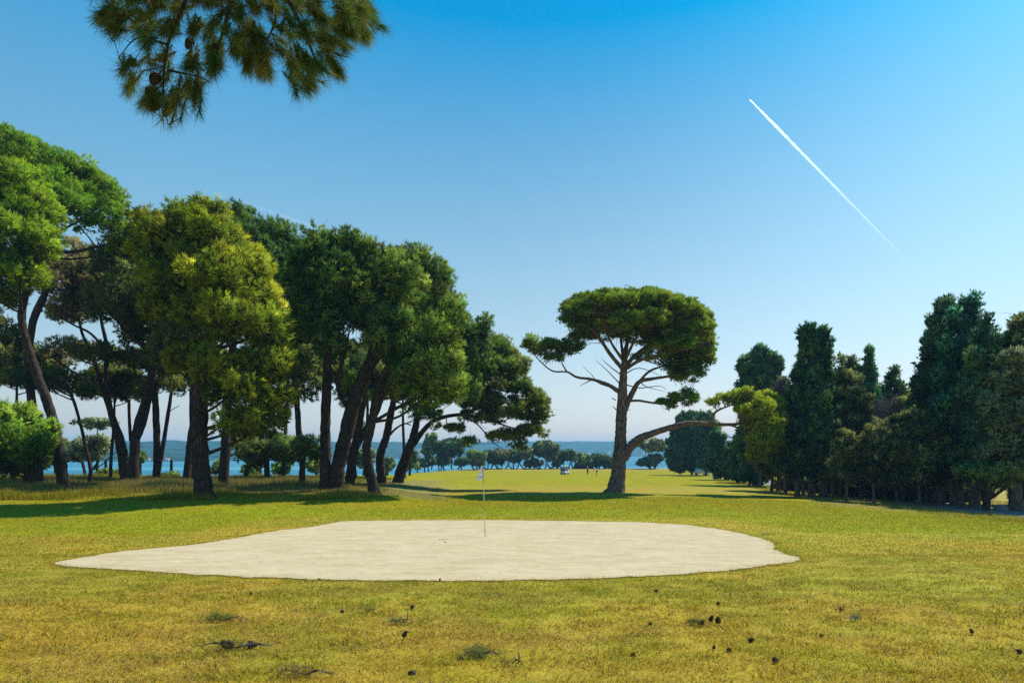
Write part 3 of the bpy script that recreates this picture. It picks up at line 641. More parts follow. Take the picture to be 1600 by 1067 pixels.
pine('big yellow green pine with the thickest trunk, standing nearest in the grove', (320, 778), [[(320, 778, .50), (315, 740, .45), (312, 690, .42), (313, 630, .38), (318, 570, .3), (322, 500, .24), (325, 430, .16), (325, 370, .08)]],
     [(325, 338, 28, 22, 0), (320, 322, 18, 12, 0, .8), (298, 365, 34, 22, 1), (345, 372, 40, 28, 0), (378, 418, 42, 34, 0), (340, 430, 46, 34, -2, .8), (290, 415, 42, 38, 0, .8), (402, 468, 36, 32, 0), (365, 500, 42, 34, -2, .75), (424, 520, 28, 30, 0), (408, 572, 36, 30, 0), (378, 600, 36, 30, -1, .8), (430, 612, 22, 26, 0), (400, 648, 34, 20, 0, .8),
      (360, 655, 24, 16, -1, .6), (428, 655, 20, 14, 0, .8), (318, 485, 38, 32, 0, .7), (296, 550, 34, 26, 0, .6), (335, 565, 34, 28, -1.5, .65), (345, 615, 24, 16, -1, .6), (440, 560, 18, 18, .5), (440, 495, 14, 20, .5), (262, 475, 36, 26, 0, .6), (255, 365, 38, 22, 0, .8), (235, 395, 42, 28, .5, .9), (262, 430, 42, 30, 0, .7), (225, 345, 18, 8, 0, .8), (280, 335, 16, 8, 0, .7)], st='bright', lod=1.0, cov=2.0)
pine('dark crowned pine rising right behind the yellow green pine', (348, 758), [[(348, 758, .34), (352, 700, .32), (354, 640, .28), (360, 560, .24), (380, 470, .2), (400, 400, .1)]], [(385, 350, 26, 20, 0), (415, 362, 30, 20, 0), (400, 390, 50, 32, 0), (440, 385, 32, 28, 0), (430, 430, 48, 38, 0), (462, 400, 26, 24, 1), (375, 330, 14, 8, 0, .8), (455, 460, 40, 34, 0)], st='pine', col=(.032, .068, .014), tip=(.07, .11, .018))
pine('low leaning pine stem carrying shaded foliage right of the thickest trunk', (382, 750), [[(382, 750, .22), (390, 720, .2), (402, 690, .16), (410, 670, .1)]], [(400, 690, 45, 16, 0), (380, 672, 30, 15, 0), (430, 690, 30, 14, 0)], st='pine', col=(.05, .078, .018), limbs=False)
pine('short trunked pine with low spreading dark foliage in the middle of the grove', (418, 752), [[(418, 752, .24), (416, 720, .22), (412, 690, .16), (410, 660, .1)]], [(415, 705, 42, 18, 0), (450, 700, 30, 18, 0), (400, 725, 22, 9, 0, .6), (465, 712, 22, 12, 0)], st='pine', col=(.04, .072, .02), limbs=False)
pine('slim pine with a bend halfway up and a dark tuft low on its trunk', (472, 759), [[(472, 759, .22), (472, 720, .2), (467, 680, .2), (464, 630, .2), (460, 580, .18), (455, 520, .12)]], [(478, 700, 24, 16, -.5), (495, 712, 14, 10, 0, .8), (460, 510, 40, 30, 0), (470, 560, 38, 26, 0), (475, 610, 26, 20, 0, .8), (490, 540, 30, 24, 1)], st='pine', col=(.035, .062, .02))
pine('upright dark trunk standing against the big leaning trunk', (508, 766), [[(508, 766, .36), (508, 720, .3), (508, 660, .28), (510, 600, .27), (512, 540, .24), (518, 470, .18), (522, 420, .08)]], [(500, 378, 28, 14, 0), (525, 392, 42, 26, 0), (490, 410, 38, 30, 0), (545, 378, 20, 12, 0), (520, 440, 55, 40, 0), (480, 460, 35, 35, 0), (540, 480, 45, 35, 0), (500, 500, 42, 32, 0), (560, 410, 28, 24, 1), (515, 545, 34, 20, 0, .6)], st='pine', col=(.038, .080, .014), tip=(.09, .13, .022))
pine('massive trunk leaning steeply right with a curved fork, centre of the grove', (522, 766), [[(522, 766, .40), (530, 720, .38), (540, 680, .40), (552, 630, .38), (572, 580, .36), (592, 545, .3), (608, 500, .22), (620, 460, .1)], [(546, 640, .16), (534, 620, .15), (527, 595, .14), (532, 575, .12), (540, 545, .08), (545, 520, .05)]], [(610, 415, 32, 20, 0), (590, 440, 45, 35, 0), (625, 450, 42, 38, 0), (580, 490, 40, 36, 0), (560, 455, 30, 30, 1), (575, 395, 20, 12, 0), (610, 510, 45, 34, -1), (545, 600, 26, 20, 3, .5)], st='pine', col=(.050, .095, .014), tip=(.12, .15, .028))
pine('slanting two stemmed pine crossing right behind the massive leaning trunk', (545, 758), [[(545, 758, .34), (552, 710, .30), (560, 670, .26), (566, 630, .24), (572, 590, .22), (580, 540, .15)], [(554, 705, .2), (570, 672, .18), (588, 645, .17), (600, 610, .14), (618, 560, .1)]], [(640, 410, 34, 22, 0), (660, 425, 40, 28, 0), (650, 460, 45, 36, 0), (630, 500, 42, 38, 0), (680, 445, 26, 26, 1), (690, 470, 20, 28, 1), (660, 520, 36, 32, -1)], st='pine', col=(.046, .092, .014), tip=(.11, .145, .026))
pine('thin upright stem between the slanting pine and the twisting trunk', (556, 752), [[(556, 752, .16), (552, 715, .14), (546, 690, .12), (542, 660, .1), (540, 630, .07)]], [(560, 620, 26, 22, 2, .6), (585, 610, 22, 20, 2, .6), (555, 665, 12, 6, 0, .4)], st='pine', col=(.085, .105, .025), d=70)
pine('sinuous trunk bending left then right, nearest the right end of the grove', (586, 770), [[(586, 770, .32), (580, 745, .29), (573, 715, .26), (574, 690, .25), (582, 655, .24), (588, 620, .22), (602, 580, .18), (625, 540, .1)], [(588, 635, .12), (600, 600, .1), (615, 570, .06)]], [(650, 555, 42, 36, 0), (685, 530, 36, 36, 0), (640, 590, 36, 26, 0), (690, 570, 36, 32, -.5), (700, 600, 30, 26, 0), (670, 615, 30, 18, 0, .9), (620, 530, 30, 24, 1), (700, 500, 24, 24, 1)], st='pine', col=(.052, .098, .014), tip=(.14, .17, .03))
pine('thick short trunk curving right behind the sinuous one', (598, 755), [[(598, 755, .36), (594, 715, .34), (604, 680, .3), (612, 640, .26), (622, 600, .2), (640, 560, .12)], [(604, 685, .1), (618, 670, .08), (632, 662, .06), (642, 664, .04)]], [(715, 495, 30, 26, 0), (735, 515, 32, 30, 0), (720, 545, 40, 34, 0), (745, 560, 28, 30, 0), (715, 585, 34, 28, 0), (735, 610, 26, 20, 0), (655, 640, 30, 12, -1, .7)], st='pine', col=(.052, .095, .02), tip=(.10, .14, .03))
pine('pine leaning right at the end of the grove with boughs overhanging the fairway', (620, 754), [[(620, 754, .46), (634, 715, .40), (644, 690, .36), (650, 665, .3), (656, 630, .22), (670, 590, .12)], [(645, 695, .24), (662, 672, .2), (682, 655, .17), (720, 648, .13), (760, 655, .09), (800, 668, .05), (825, 672, .03)], [(720, 648, .07), (745, 662, .06), (770, 690, .04), (790, 705, .02)]], [(770, 548, 34, 26, 0), (795, 570, 32, 30, 0), (775, 590, 42, 34, -1), (810, 600, 24, 20, 0), (830, 628, 30, 20, 0), (840, 648, 20, 18, 0), (825, 672, 30, 16, 0, .8), (790, 640, 42, 24, 0, .8), (755, 625, 35, 24, 0, .8), (790, 680, 32, 12, 0, .55), (745, 650, 30, 12, 0, .5), (700, 668, 28, 10, 0, .4), (725, 690, 22, 8, 1, .35), (815, 695, 16, 9, 0, .5)], st='umbrella', sub=.55, low=-.7, col=(.065, .115, .018), tip=(.12, .13, .035))

back = pine('added dark pine of the far rank shading the grove floor, fourth from the left', (442, 752), [[(442, 752, .2), (444, 700, .18), (448, 640, .15), (450, 580, .1)]], [(450, 560, 60, 22, 0), (420, 575, 40, 18, 1), (485, 575, 40, 18, -1), (450, 540, 45, 16, 0), (450, 565, 40, 18, 3.5), (450, 565, 40, 18, -3.5)], st='pine', col=(.035, .062, .018), d=66, lod=.8)  # far rank added so that its crowns shade the grove floor
for px, d, sc, lab in [(18, 64, .9, 'first from the left'), (172, 66, .8, 'second from the left'), (300, 66, .95, 'third from the left'), (502, 68, 1.0, 'fifth from the left'), (572, 72, 1.0, 'sixth from the left'), (632, 74, .9, 'seventh, beside the last leaning pine')]:
    copy_tree(back, on(px, d), random.uniform(0, 6), (sc, sc, sc), 'added dark far rank pine shading the grove floor, ' + lab)

# ---- trees on the right: cypresses, holm oaks, junipers beside the path
GR = 'trees of the wood on the right'
def column(px, top, bot, hw, n=None, p=.55, jit=.22, cap=.45):
    """stacked lobes making a column, broadest below the middle"""
    bot += random.uniform(-6, 12) if jit > .1 else 0; out = []; n = n or max(4, int((bot - top) / (hw * .62)))
    for i in range(n):
        t = (i + .5) / n; wd = hw * min(1, (t / (cap * 1.25) + .06) ** (p * 1.25)) * (1 - .25 * max(0, t - .7) / .3) * random.uniform(.82, 1.1)
        y = top + (bot - top) * t
        out.append((px + random.uniform(-jit, jit) * hw, y, wd * random.uniform(.8, 1.0), (bot - top) / n * .95, random.uniform(-.3, .3)))
        if jit > .1 and i > 0: sd_ = random.choice((-1, 1)); out.append((px + sd_ * wd * random.uniform(.75, .95), y + random.uniform(-.3, .3) * (bot - top) / n, hw * random.uniform(.22, .38), (bot - top) / n * random.uniform(.5, .9), random.uniform(-1, 1), .8))
    return out
def wood(label, kind, base, trunk, blobs, **kw):
    kw.setdefault('group', GR)
    return tree(kind, label, 'tree', base, trunk, blobs, **kw)
def stem(b, top, r=.28, lean=0, two=0):
    r *= .68; b = (b[0], b[1])
    t = [[(b[0], b[1], r), (b[0] + lean * .3, b[1] - 30, r * .9), (b[0] + lean * .7, (b[1] + top) / 2, r * .6), (b[0] + lean, top + (b[1] - top) * .2, r * .15)]]
    if two: t.append([(b[0] + two * .2, b[1] - 3, r * .7), (b[0] + two * .6, b[1] - 25, r * .55), (b[0] + two, b[1] - 70, r * .35)])
    return t
CY = dict(st='cypress', twig=.3, limbs=False, bark=M_BARKG); SC = dict(st='scrub', twig=.6, bark=M_BARKG)
wood('dark rounded evergreen at the seaward end of the wood, nearest the lone pine', 'evergreen_tree', (1081, 742), stem((1081, 742), 660, .3), [(1066, 690, 22, 26), (1066, 712, 24, 22), (1074, 670, 20, 22), (1060, 725, 16, 12), (1080, 720, 18, 16), (1076, 652, 13, 10)], **CY)
wood('dark evergreen second from the seaward end of the wood', 'evergreen_tree', (1089, 742), stem((1089, 742), 650, .3), [(1090, 660, 16, 15), (1088, 680, 20, 22), (1090, 705, 20, 22), (1092, 724, 18, 12)], **CY)
wood('dark evergreen between the white car and the arched white fence', 'evergreen_tree', (1103, 743), stem((1103, 743), 650, .33), [(1104, 656, 14, 12), (1108, 675, 18, 20), (1106, 700, 20, 24), (1106, 722, 18, 12)], **CY)
wood('dense blue green cypress above the arched fence', 'cypress_tree', (1146, 750), stem((1146, 750), 668, .25), column(1121, 668, 728, 17) + column(1140, 690, 732, 14), **CY)
wood('small flat topped light green pine standing alone before the arched fence', 'small_pine', (1134, 750), [[(1134, 750, .24), (1136, 738, .18), (1135, 728, .14), (1137, 718, .06)], [(1136, 736, .1), (1130, 730, .07), (1124, 726, .04)]], [(1138, 716, 10, 6), (1144, 721, 8, 5), (1125, 725, 9, 4), (1132, 720, 8, 5)], st='scrub', col=(.06, .12, .03), tip=(.10, .16, .05), bark=M_BARKD)
for i, (bx, by, top, cx, hw, lab) in enumerate([(1152, 754, 672, 1158, 15, 'narrow cypress behind the fallen branch end of the low bough'), (1161, 755, 684, 1172, 14, 'narrow dark cypress, third trunk right of the small light green pine'), (1171, 758, 676, 1186, 16, 'dark cypress in the shade below the yellow green bough foliage'), (1186, 761, 700, 1196, 14, 'thin dark cypress just left of the pale leaning trunk')]):
    wood(lab, 'cypress_tree', (bx, by), stem((bx, by), top, .24, (cx - bx) * .6), column(cx, top, 738, hw), **CY)
wood('tall round headed cypress rising above the yellow green bough foliage', 'cypress_tree', (1178, 759), stem((1178, 759), 560, .34, 4), column(1186, 549, 735, 32, cap=.22) + [(1165, 575, 13, 18), (1208, 578, 14, 20), (1192, 562, 26, 14)], d=78, **CY)
wood('broad juniper with pale dead lower branches, first right of the low bough', 'juniper_tree', (1216, 768), stem((1216, 768), 600, .30, 6), column(1218, 598, 735, 32, cap=.4) + [(1205, 640, 14, 20), (1236, 660, 18, 25)], col=(.032, .060, .022), **SC)
wood('dense juniper with a thin trunk, between the broad juniper and the tallest column', 'juniper_tree', (1246, 776), stem((1246, 776), 610, .26), column(1246, 590, 735, 32, cap=.4), **{**SC, 'col': (.024, .055, .028), 'tip': (.05, .085, .035)})
wood('tallest open columnar cypress with sky showing through its square top', 'cypress_tree', (1268, 777), stem((1268, 777), 520, .38), [(1258, 520, 11, 15, 0, .75), (1275, 520, 14, 13, 0, .75), (1288, 530, 10, 16, 0, .75), (1256, 545, 11, 18, 0, .7), (1272, 550, 14, 22, 0, .65), (1288, 558, 10, 18, 0, .7), (1264, 580, 20, 20, 0, .8), (1284, 590, 16, 20, 0, .8)] + column(1272, 590, 736, 36, cap=.3), st='cypress', sub=.36, twig=.7, limbs=False, bark=M_BARKG, col=(0.019, 0.065, 0.030))
wood('leaning trunk juniper with drooping yellowish sprays on its right side', 'juniper_tree', (1284, 777), [[(1284, 777, .34), (1290, 762, .30), (1299, 742, .25), (1306, 710, .2), (1312, 650, .12), (1316, 600, .05)]], column(1318, 562, 718, 34, cap=.35) + [(1345, 655, 14, 16), (1352, 700, 16, 8), (1340, 690, 14, 12), (1295, 640, 18, 30)], col=(.042, .066, .024), tip=(.12, .13, .04), **SC)
wood('rounded dark tree top behind the leaning trunk juniper', 'juniper_tree', (1326, 768), stem((1326, 768), 580, .28), column(1334, 560, 728, 24, cap=.2), st='scrub', bark=M_BARKG, col=(.022, .045, .018), d=58)
wood('slim pointed cypress, the smoothest spire in the wood', 'cypress_tree', (1352, 768), stem((1352, 768), 570, .25, 4), column(1358, 547, 700, 22, n=11, jit=.03, cap=.7, p=.6), st='cypress', rlo=.9, rhi=1.03, sub=.30, twig=.2, limbs=False, bark=M_BARKG, col=(0.027, 0.095, 0.046), d=56)
wood('ragged topped conifer right of the pointed spire', 'juniper_tree', (1394, 776), stem((1394, 776), 600, .26), column(1396, 580, 730, 31, cap=.3) + [(1378, 612, 10, 12)], **{**SC, 'col': (.030, .062, .020), 'tip': (.09, .13, .03)})
wood('yellowish juniper with open lower branches left of the tall cypress pair', 'juniper_tree', (1421, 780), stem((1421, 780), 640, .26), column(1420, 606, 733, 36, cap=.35), **{**SC, 'col': (.055, .080, .022), 'tip': (.12, .14, .04)})
wood('mid green juniper below and left of the pointed spire', 'juniper_tree', (1338, 775), stem((1338, 775), 640, .24), column(1366, 640, 735, 24, cap=.3), **{**SC, 'col': (.022, .050, .026)})
wood('left one of the tall cypress pair, its edge ragged with outstanding sprays', 'cypress_tree', (1462, 786), [[(1462, 786, .30), (1464, 770, .26), (1464, 740, .22), (1466, 650, .2), (1474, 540, .1)]] + [[(1464, 752, .12), (1456, 742, .1), (1448, 730, .05)]], column(1466, 478, 728, 36, n=11, cap=.5) + [(1474, 482, 8, 14), (1440, 600, 12, 20), (1482, 476, 8, 12)], st='cypress', sub=.45, twig=.4, limbs=False, bark=M_BARKG, col=(0.024, 0.065, 0.030), tip=(.07, .12, .035))
wood('tall dark green cypress, the main and highest of the pair', 'cypress_tree', (1492, 790), stem((1492, 790), 480, .42, 12, -12), column(1512, 470, 732, 46, n=12, cap=.38) + [(1505, 478, 12, 12), (1520, 474, 10, 12)], st='cypress', sub=.5, twig=.3, limbs=False, bark=M_BARKG, col=(0.022, 0.084, 0.049), tip=(.05, .13, .05))
wood('cypress with a pale lit trunk at the right side of the tall pair', 'cypress_tree', (1519, 794), stem((1519, 794), 520, .36, 16), column(1540, 505, 728, 32, n=10, cap=.35), st='cypress', sub=.45, twig=.3, limbs=False, bark=M_BARKG, col=(0.024, 0.074, 0.041))
wood('pale grey green cedar like tree at the right edge in front of the others', 'cedar_tree', (1588, 797), [[(1588, 797, .40), (1586, 770, .36), (1584, 730, .3), (1586, 660, .22), (1590, 580, .12)]], [(1575, 560, 26, 24), (1560, 590, 22, 18), (1590, 600, 40, 28), (1555, 625, 26, 18), (1580, 640, 42, 26), (1552, 665, 26, 18), (1590, 690, 44, 26), (1560, 705, 34, 16), (1610, 560, 30, 30), (1620, 640, 40, 50), (1545, 640, 14, 10), (1600, 725, 40, 14)], st='scrub', col=(.065, .092, .040), tip=(.13, .15, .07), bark=M_BARKG, twig=.8)
wood('dark broad crowned tree at the right edge behind the cedar like tree', 'evergreen_tree', (1625, 797), stem((1625, 797), 520, .4), [(1600, 520, 22, 18), (1570, 535, 26, 14, 0, .8), (1595, 550, 30, 20), (1625, 530, 40, 40), (1620, 600, 50, 50), (1552, 530, 12, 12, 0, .7), (1600, 500, 10, 8)], st='scrub', col=(.028, .055, .018), d=42)
wood('dark spreading tree with one low limb framing a bright gap at the right', 'evergreen_tree', (1540, 790), [[(1540, 790, .2), (1544, 760, .18), (1550, 740, .14), (1556, 720, .1)], [(1572, 760, .1), (1562, 768, .09), (1552, 776, .08), (1541, 781, .09)]], [(1545, 740, 30, 14), (1575, 735, 28, 12), (1570, 752, 20, 6, 0, .5), (1520, 738, 24, 12)], st='scrub', col=(.06, .10, .02), d=40)
# a shaded second rank of copies behind the first one
G2 = 'shaded trees in the second rank of the wood'
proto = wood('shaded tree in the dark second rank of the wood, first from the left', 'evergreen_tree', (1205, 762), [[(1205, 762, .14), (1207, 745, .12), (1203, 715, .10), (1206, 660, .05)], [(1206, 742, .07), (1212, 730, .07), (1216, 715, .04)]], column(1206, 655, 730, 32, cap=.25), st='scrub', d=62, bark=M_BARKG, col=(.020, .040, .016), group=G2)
ords = ['second', 'third', 'fourth', 'fifth', 'sixth', 'seventh', 'eighth', 'ninth', 'tenth', 'eleventh', 'twelfth', 'thirteenth', 'fourteenth', 'fifteenth', 'sixteenth', 'seventeenth', 'eighteenth']
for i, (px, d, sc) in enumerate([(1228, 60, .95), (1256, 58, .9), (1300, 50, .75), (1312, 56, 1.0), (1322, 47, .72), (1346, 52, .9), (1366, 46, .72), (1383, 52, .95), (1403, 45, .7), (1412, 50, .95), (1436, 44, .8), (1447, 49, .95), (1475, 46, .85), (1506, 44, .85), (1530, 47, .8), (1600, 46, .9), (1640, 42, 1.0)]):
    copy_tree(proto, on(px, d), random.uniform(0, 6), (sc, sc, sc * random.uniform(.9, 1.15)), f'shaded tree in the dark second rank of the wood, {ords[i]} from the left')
# bare trunks of the near edge along the path
protob = wood('slim grey trunk with a small dark crown beside the path, first from the left', 'evergreen_tree', (1312, 770), [[(1312, 770, .13), (1313, 755, .11), (1316, 730, .10), (1318, 690, .06)]], [(1316, 700, 24, 20), (1322, 718, 26, 12), (1308, 730, 22, 10), (1318, 740, 12, 6, 0, .6)], st='scrub', bark=M_BARKG, col=(.022, .050, .024), tip=(.04, .075, .028), group='slim trunks along the path')
for i, (px, py) in enumerate([(1338, 774), (1366, 776), (1402, 778), (1440, 783)]):
    sc = random.uniform(.75, .95); copy_tree(protob, at(px, py), random.uniform(0, 6), (sc, sc, sc), f'slim grey trunk with a small dark crown beside the path, {ords[i]} from the left')
G4 = 'undergrowth bushes added to darken the gaps between the trunks'  # bushes added in a dark colour to cover bright ground between trunks
pb = wood('added undergrowth bush darkening the depth of the wood, first from the left', 'gap_filler_bush', (1240, 764), [[(1240, 764, .06), (1241, 756, .05), (1244, 748, .03)]], [(1240, 752, 18, 8), (1225, 756, 12, 6), (1256, 755, 14, 7), (1243, 744, 12, 6), (1235, 760, 16, 5)], st='scrub', d=66, bark=M_BARKG, col=(.020, .042, .014), tip=(.05, .07, .02), group=G4, twig=.2, sub=.45)
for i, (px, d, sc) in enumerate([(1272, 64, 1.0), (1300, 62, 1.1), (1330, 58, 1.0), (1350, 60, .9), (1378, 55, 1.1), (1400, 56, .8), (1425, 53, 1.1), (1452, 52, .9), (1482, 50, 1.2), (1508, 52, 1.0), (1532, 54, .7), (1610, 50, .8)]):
    copy_tree(pb, on(px, d), random.uniform(0, 6), (sc, sc, sc * random.uniform(.8, 1.5)), f'added undergrowth bush darkening the depth of the wood, {ords[i]} from the left')
def dead(label, base, cx, cy, r, d, n=260, rz=1.25):
    g = on(base[0], d); o = thing('dead_tree', label, 'tree', g, group='leafless grey trees'); mb = MB(); off = np.array(g)
    c = P(cx, cy, d); R = r * d / F; c0 = c - Vector((0, 0, R * .9))
    sp, sr = smooth_path([g - Vector((0, 0, .2)), g.lerp(c0, .5) + Vector((.2, 0, 0)), c0, c + Vector((.1, 0, .2))], [.12, .09, .07, .03], 6); mb.tube(sp, sr, 7, .2)
    A = []; B_ = []
    for i in range(34):
        dv = Vector(rdirs(1)[0]); dv.z = dv.z * rz + .1; e = c + dv * R * random.uniform(.45, .8); st_ = sp[random.randint(len(sp) * 2 // 3, len(sp) - 1)]
        md = st_.lerp(e, .5) + Vector(rdirs(1)[0]) * R * .18; mb.tube([st_, md, e], [.035, .022, .010], 4)
        for k in range(n // 34):
            t = random.uniform(0, 1); s_ = md.lerp(e, t); A.append(tuple(s_)); B_.append(tuple(s_ + (e - c).normalized() * R * .22 + Vector(rdirs(1)[0]) * R * .36))
    A = np.array(A); B_ = np.array(B_); Q = prism(A, B_, .016, .006)
    m_ = rng.integers(0, len(A), len(A) * 6); t = rng.uniform(.3, 1, (len(m_), 1)); s0 = A[m_] * (1 - t) + B_[m_] * t; Q = np.concatenate([Q, prism(s0, s0 + (B_[m_] - A[m_]) * .3 + rng.normal(size=(len(m_), 3)) * R * .12, .009, .004)])
    merge_wood(mb, Q, 'branches', M_DEAD, o, off)
dead('leafless grey purple tree with a tangled crown left of the tall cypress pair', (1384, 780), 1390, 645, 25, at(1384, 780).y + 1, 520)
dead('leafless grey tree between the round headed cypress and the broad juniper', (1226, 765), 1219, 612, 13, at(1216, 768).y - .5, 420, 2.2)
dead('low dead spray of pale branches under the low bough foliage', (1206, 762), 1204, 728, 10, at(1206, 762).y - 2, 240, .6)

# ---- trees and bushes along the shore
GS = 'shore trees beyond the fairway'
def shore(label, px, top, hw, d=196, bot=726, stems=3, kind='shore_tree', col=None, n=7, st='oak', **kw):
    bl = []; hw = hw * (1.3 if d > 150 else 1.12); bot = min(bot + 1, 733) if d > 150 else bot; top += random.uniform(-1, 2); n += 2
    for i in range(n):
        a = random.uniform(0, 6.28); q = random.uniform(0, .62); x = px + math.cos(a) * hw * q
        y = top + (bot - top) * (.38 + .30 * math.sin(a) * q + random.uniform(-.1, .1)); bl.append((x, y, hw * random.uniform(.28, .62), (bot - top) * random.uniform(.16, .34), math.sin(a * 2) * hw * .1))
    bl.append((px, top + (bot - top) * .22, hw * .45, (bot - top) * .2))
    tr = []
    for k in range(stems):
        x0 = px + (k - (stems - 1) / 2) * hw * .25; x1 = px + (k - (stems - 1) / 2) * hw * .6
        tr.append([(x0, 733, .2), ((x0 + x1) / 2 + random.uniform(-1, 1), 728, .17), (x1, 720, .12), (x1, top + (bot - top) * .5, .05)])
    kw2 = dict(sub=1.0, cov=1.4, nt=13, L=.55, W=.34, lod=.8, twig=.15, limbs=False); kw2.update(kw)
    if col: kw2['col'] = col; kw2['tip'] = tuple(min(1, c * 1.6) for c in col)
    return tree(kind, label, 'tree', (px, 733), tr, bl, st=st, d=d, group=GS, **kw2)
GRY = (.065, .088, .036); DKG = (.034, .062, .020); LTG = (.085, .12, .030)
for a in [('tall narrow light green tree seen right of the last leaning pine trunk', 672, 678, 11, 190, 727, 2, 'shore_tree', LTG), ('small pale bush tree left of the tall narrow shore tree', 655, 716, 9, 190, 731, 2, 'shore_tree', GRY),
          ('broad dark blue green tree, largest of the shore row, under the overhanging boughs', 706, 684, 26, 188, 728, 3, 'shore_tree', DKG), ('grey green tree adjoining the largest shore tree on its left side', 690, 698, 14, 192, 730, 2, 'shore_tree', GRY),
          ('light green shore tree just left of the flag', 742, 704, 14, 184, 731, 2, 'shore_tree', LTG), ('dark shore tree just right of the flag', 762, 702, 14, 192, 727, 3, 'shore_tree', DKG),
          ('olive brown tinged shore tree, second right of the flag', 784, 700, 16, 196, 726, 3, 'shore_tree', (.085, .085, .035)), ('rounded dark shore tree, third right of the flag', 803, 704, 13, 196, 725, 3, 'shore_tree', DKG),
          ('grey green shore tree, fourth right of the flag', 822, 698, 14, 196, 725, 3, 'shore_tree', GRY), ('tallest grey green tree in the right half of the shore row', 848, 688, 19, 196, 724, 4, 'shore_tree', GRY),
          ('flat bottomed grey green shore tree left of the golf cart', 864, 702, 14, 196, 723, 3, 'shore_tree', GRY), ('dark topped shore tree right behind the golf cart', 886, 701, 15, 198, 723, 4, 'shore_tree', DKG), ('low spreading shore tree right of the golf cart', 900, 708, 10, 198, 722, 3, 'shore_tree', GRY),
          ('yellow green bushy tree behind the golfer in orange', 914, 709, 9, 198, 732, 2, 'shore_tree', LTG), ('dense dark bushy tree behind the golfer in white', 937, 706, 16, 198, 732, 3, 'shore_tree', DKG), ('low dark bush touching the lone pine trunk from the left', 952, 717, 9, 198, 733, 2, 'shore_tree', DKG)]:
    shore(a[0], a[1], a[2], a[3], a[4], a[5], a[6], a[7], a[8])
shore('layered pale tree with open tiers standing alone right of the lone pine', 1018, 684, 24, 196, 712, 2, 'shore_tree', (.10, .12, .05), n=9, cov=.9)
shore('dark rounded bush at the foot of the layered pale tree', 1019, 712, 20, 197, 734, 2, 'shore_bush', DKG)
shore('low dark bush in front of the gap between shore trees and golfers', 918, 724, 18, 201, 733, 1, 'shore_bush', DKG)
for i, (px, top, hw, c, lab) in enumerate([(664, 718, 14, DKG, 'low bush at the foot of the tall narrow shore tree'), (690, 716, 16, GRY, 'low grey bush filling the shore row left of the largest tree'), (722, 714, 16, DKG, 'low dark bush filling the shore row between the largest tree and the flag'), (748, 717, 13, LTG, 'low light bush in the shore row directly behind the flag'), (776, 712, 12, DKG, 'low dark bush in the shore row right of the flag'), (834, 716, 12, GRY, 'low grey bush in the shore row below the tallest grey green tree'), (872, 714, 10, DKG, 'low dark bush in the shore row left of the golf cart')]):
    shore(lab, px, top, hw, 199, 730, 1, 'shore_bush', c, n=5)
# trees seen between the left trunks
shore('grey green olive tree seen between the left trunks over the water', 140, 680, 40, 84, 728, 2, 'olive_tree', (.10, .115, .055), n=10, sub=.6, L=.3, W=.16)
shore('flat layered pine top hovering above the olive tree between the left trunks', 152, 656, 36, 92, 672, 1, 'small_pine', (.085, .11, .045), n=6, sub=.5, L=.28, W=.1, cov=.9)
shore('round mid green shrub left of the olive tree', 92, 692, 26, 84, 742, 2, 'shore_bush', (.05, .105, .02), n=8, sub=.6, L=.3, W=.16)
shore('tiny round bush against the sea right of the olive tree', 219, 705, 8, 84, 730, 1, 'shore_bush', (.055, .10, .025), n=4, sub=.5, L=.3, W=.16)
for i, (px, top, hw, c, lab) in enumerate([(165, 735, 26, LTG, 'bright low shrub at the foot of the olive tree'), (268, 742, 14, LTG, 'low pale shrub on the shore between two left trunks'), (345, 722, 16, LTG, 'bright shrub behind the thickest trunk, right side'), (436, 722, 22, (.075, .14, .02), 'bright green shrub behind the low spreading pine'),
                                      (395, 724, 18, LTG, 'light shrub behind the low leaning stem'), (495, 712, 16, LTG, 'leafy shrub seen left of the upright dark trunk'), (548, 690, 18, GRY, 'olive grey shrub tree seen through the slanting pair'), (568, 700, 16, (.10, .115, .05), 'pale olive shrub tree left of the sinuous trunk'), (640, 708, 18, GRY, 'grey green bush beyond the last leaning trunk'), (605, 712, 14, GRY, 'grey bush seen between the last two trunks'), (20, 720, 40, DKG, 'dark bush under the feathery young pine at the left edge')]):
    shore(lab, px, top, hw, 88 if px < 500 else 120, 748 if px < 500 else 745, 1, 'shore_bush', c, n=6, sub=.6, L=.32, W=.18)

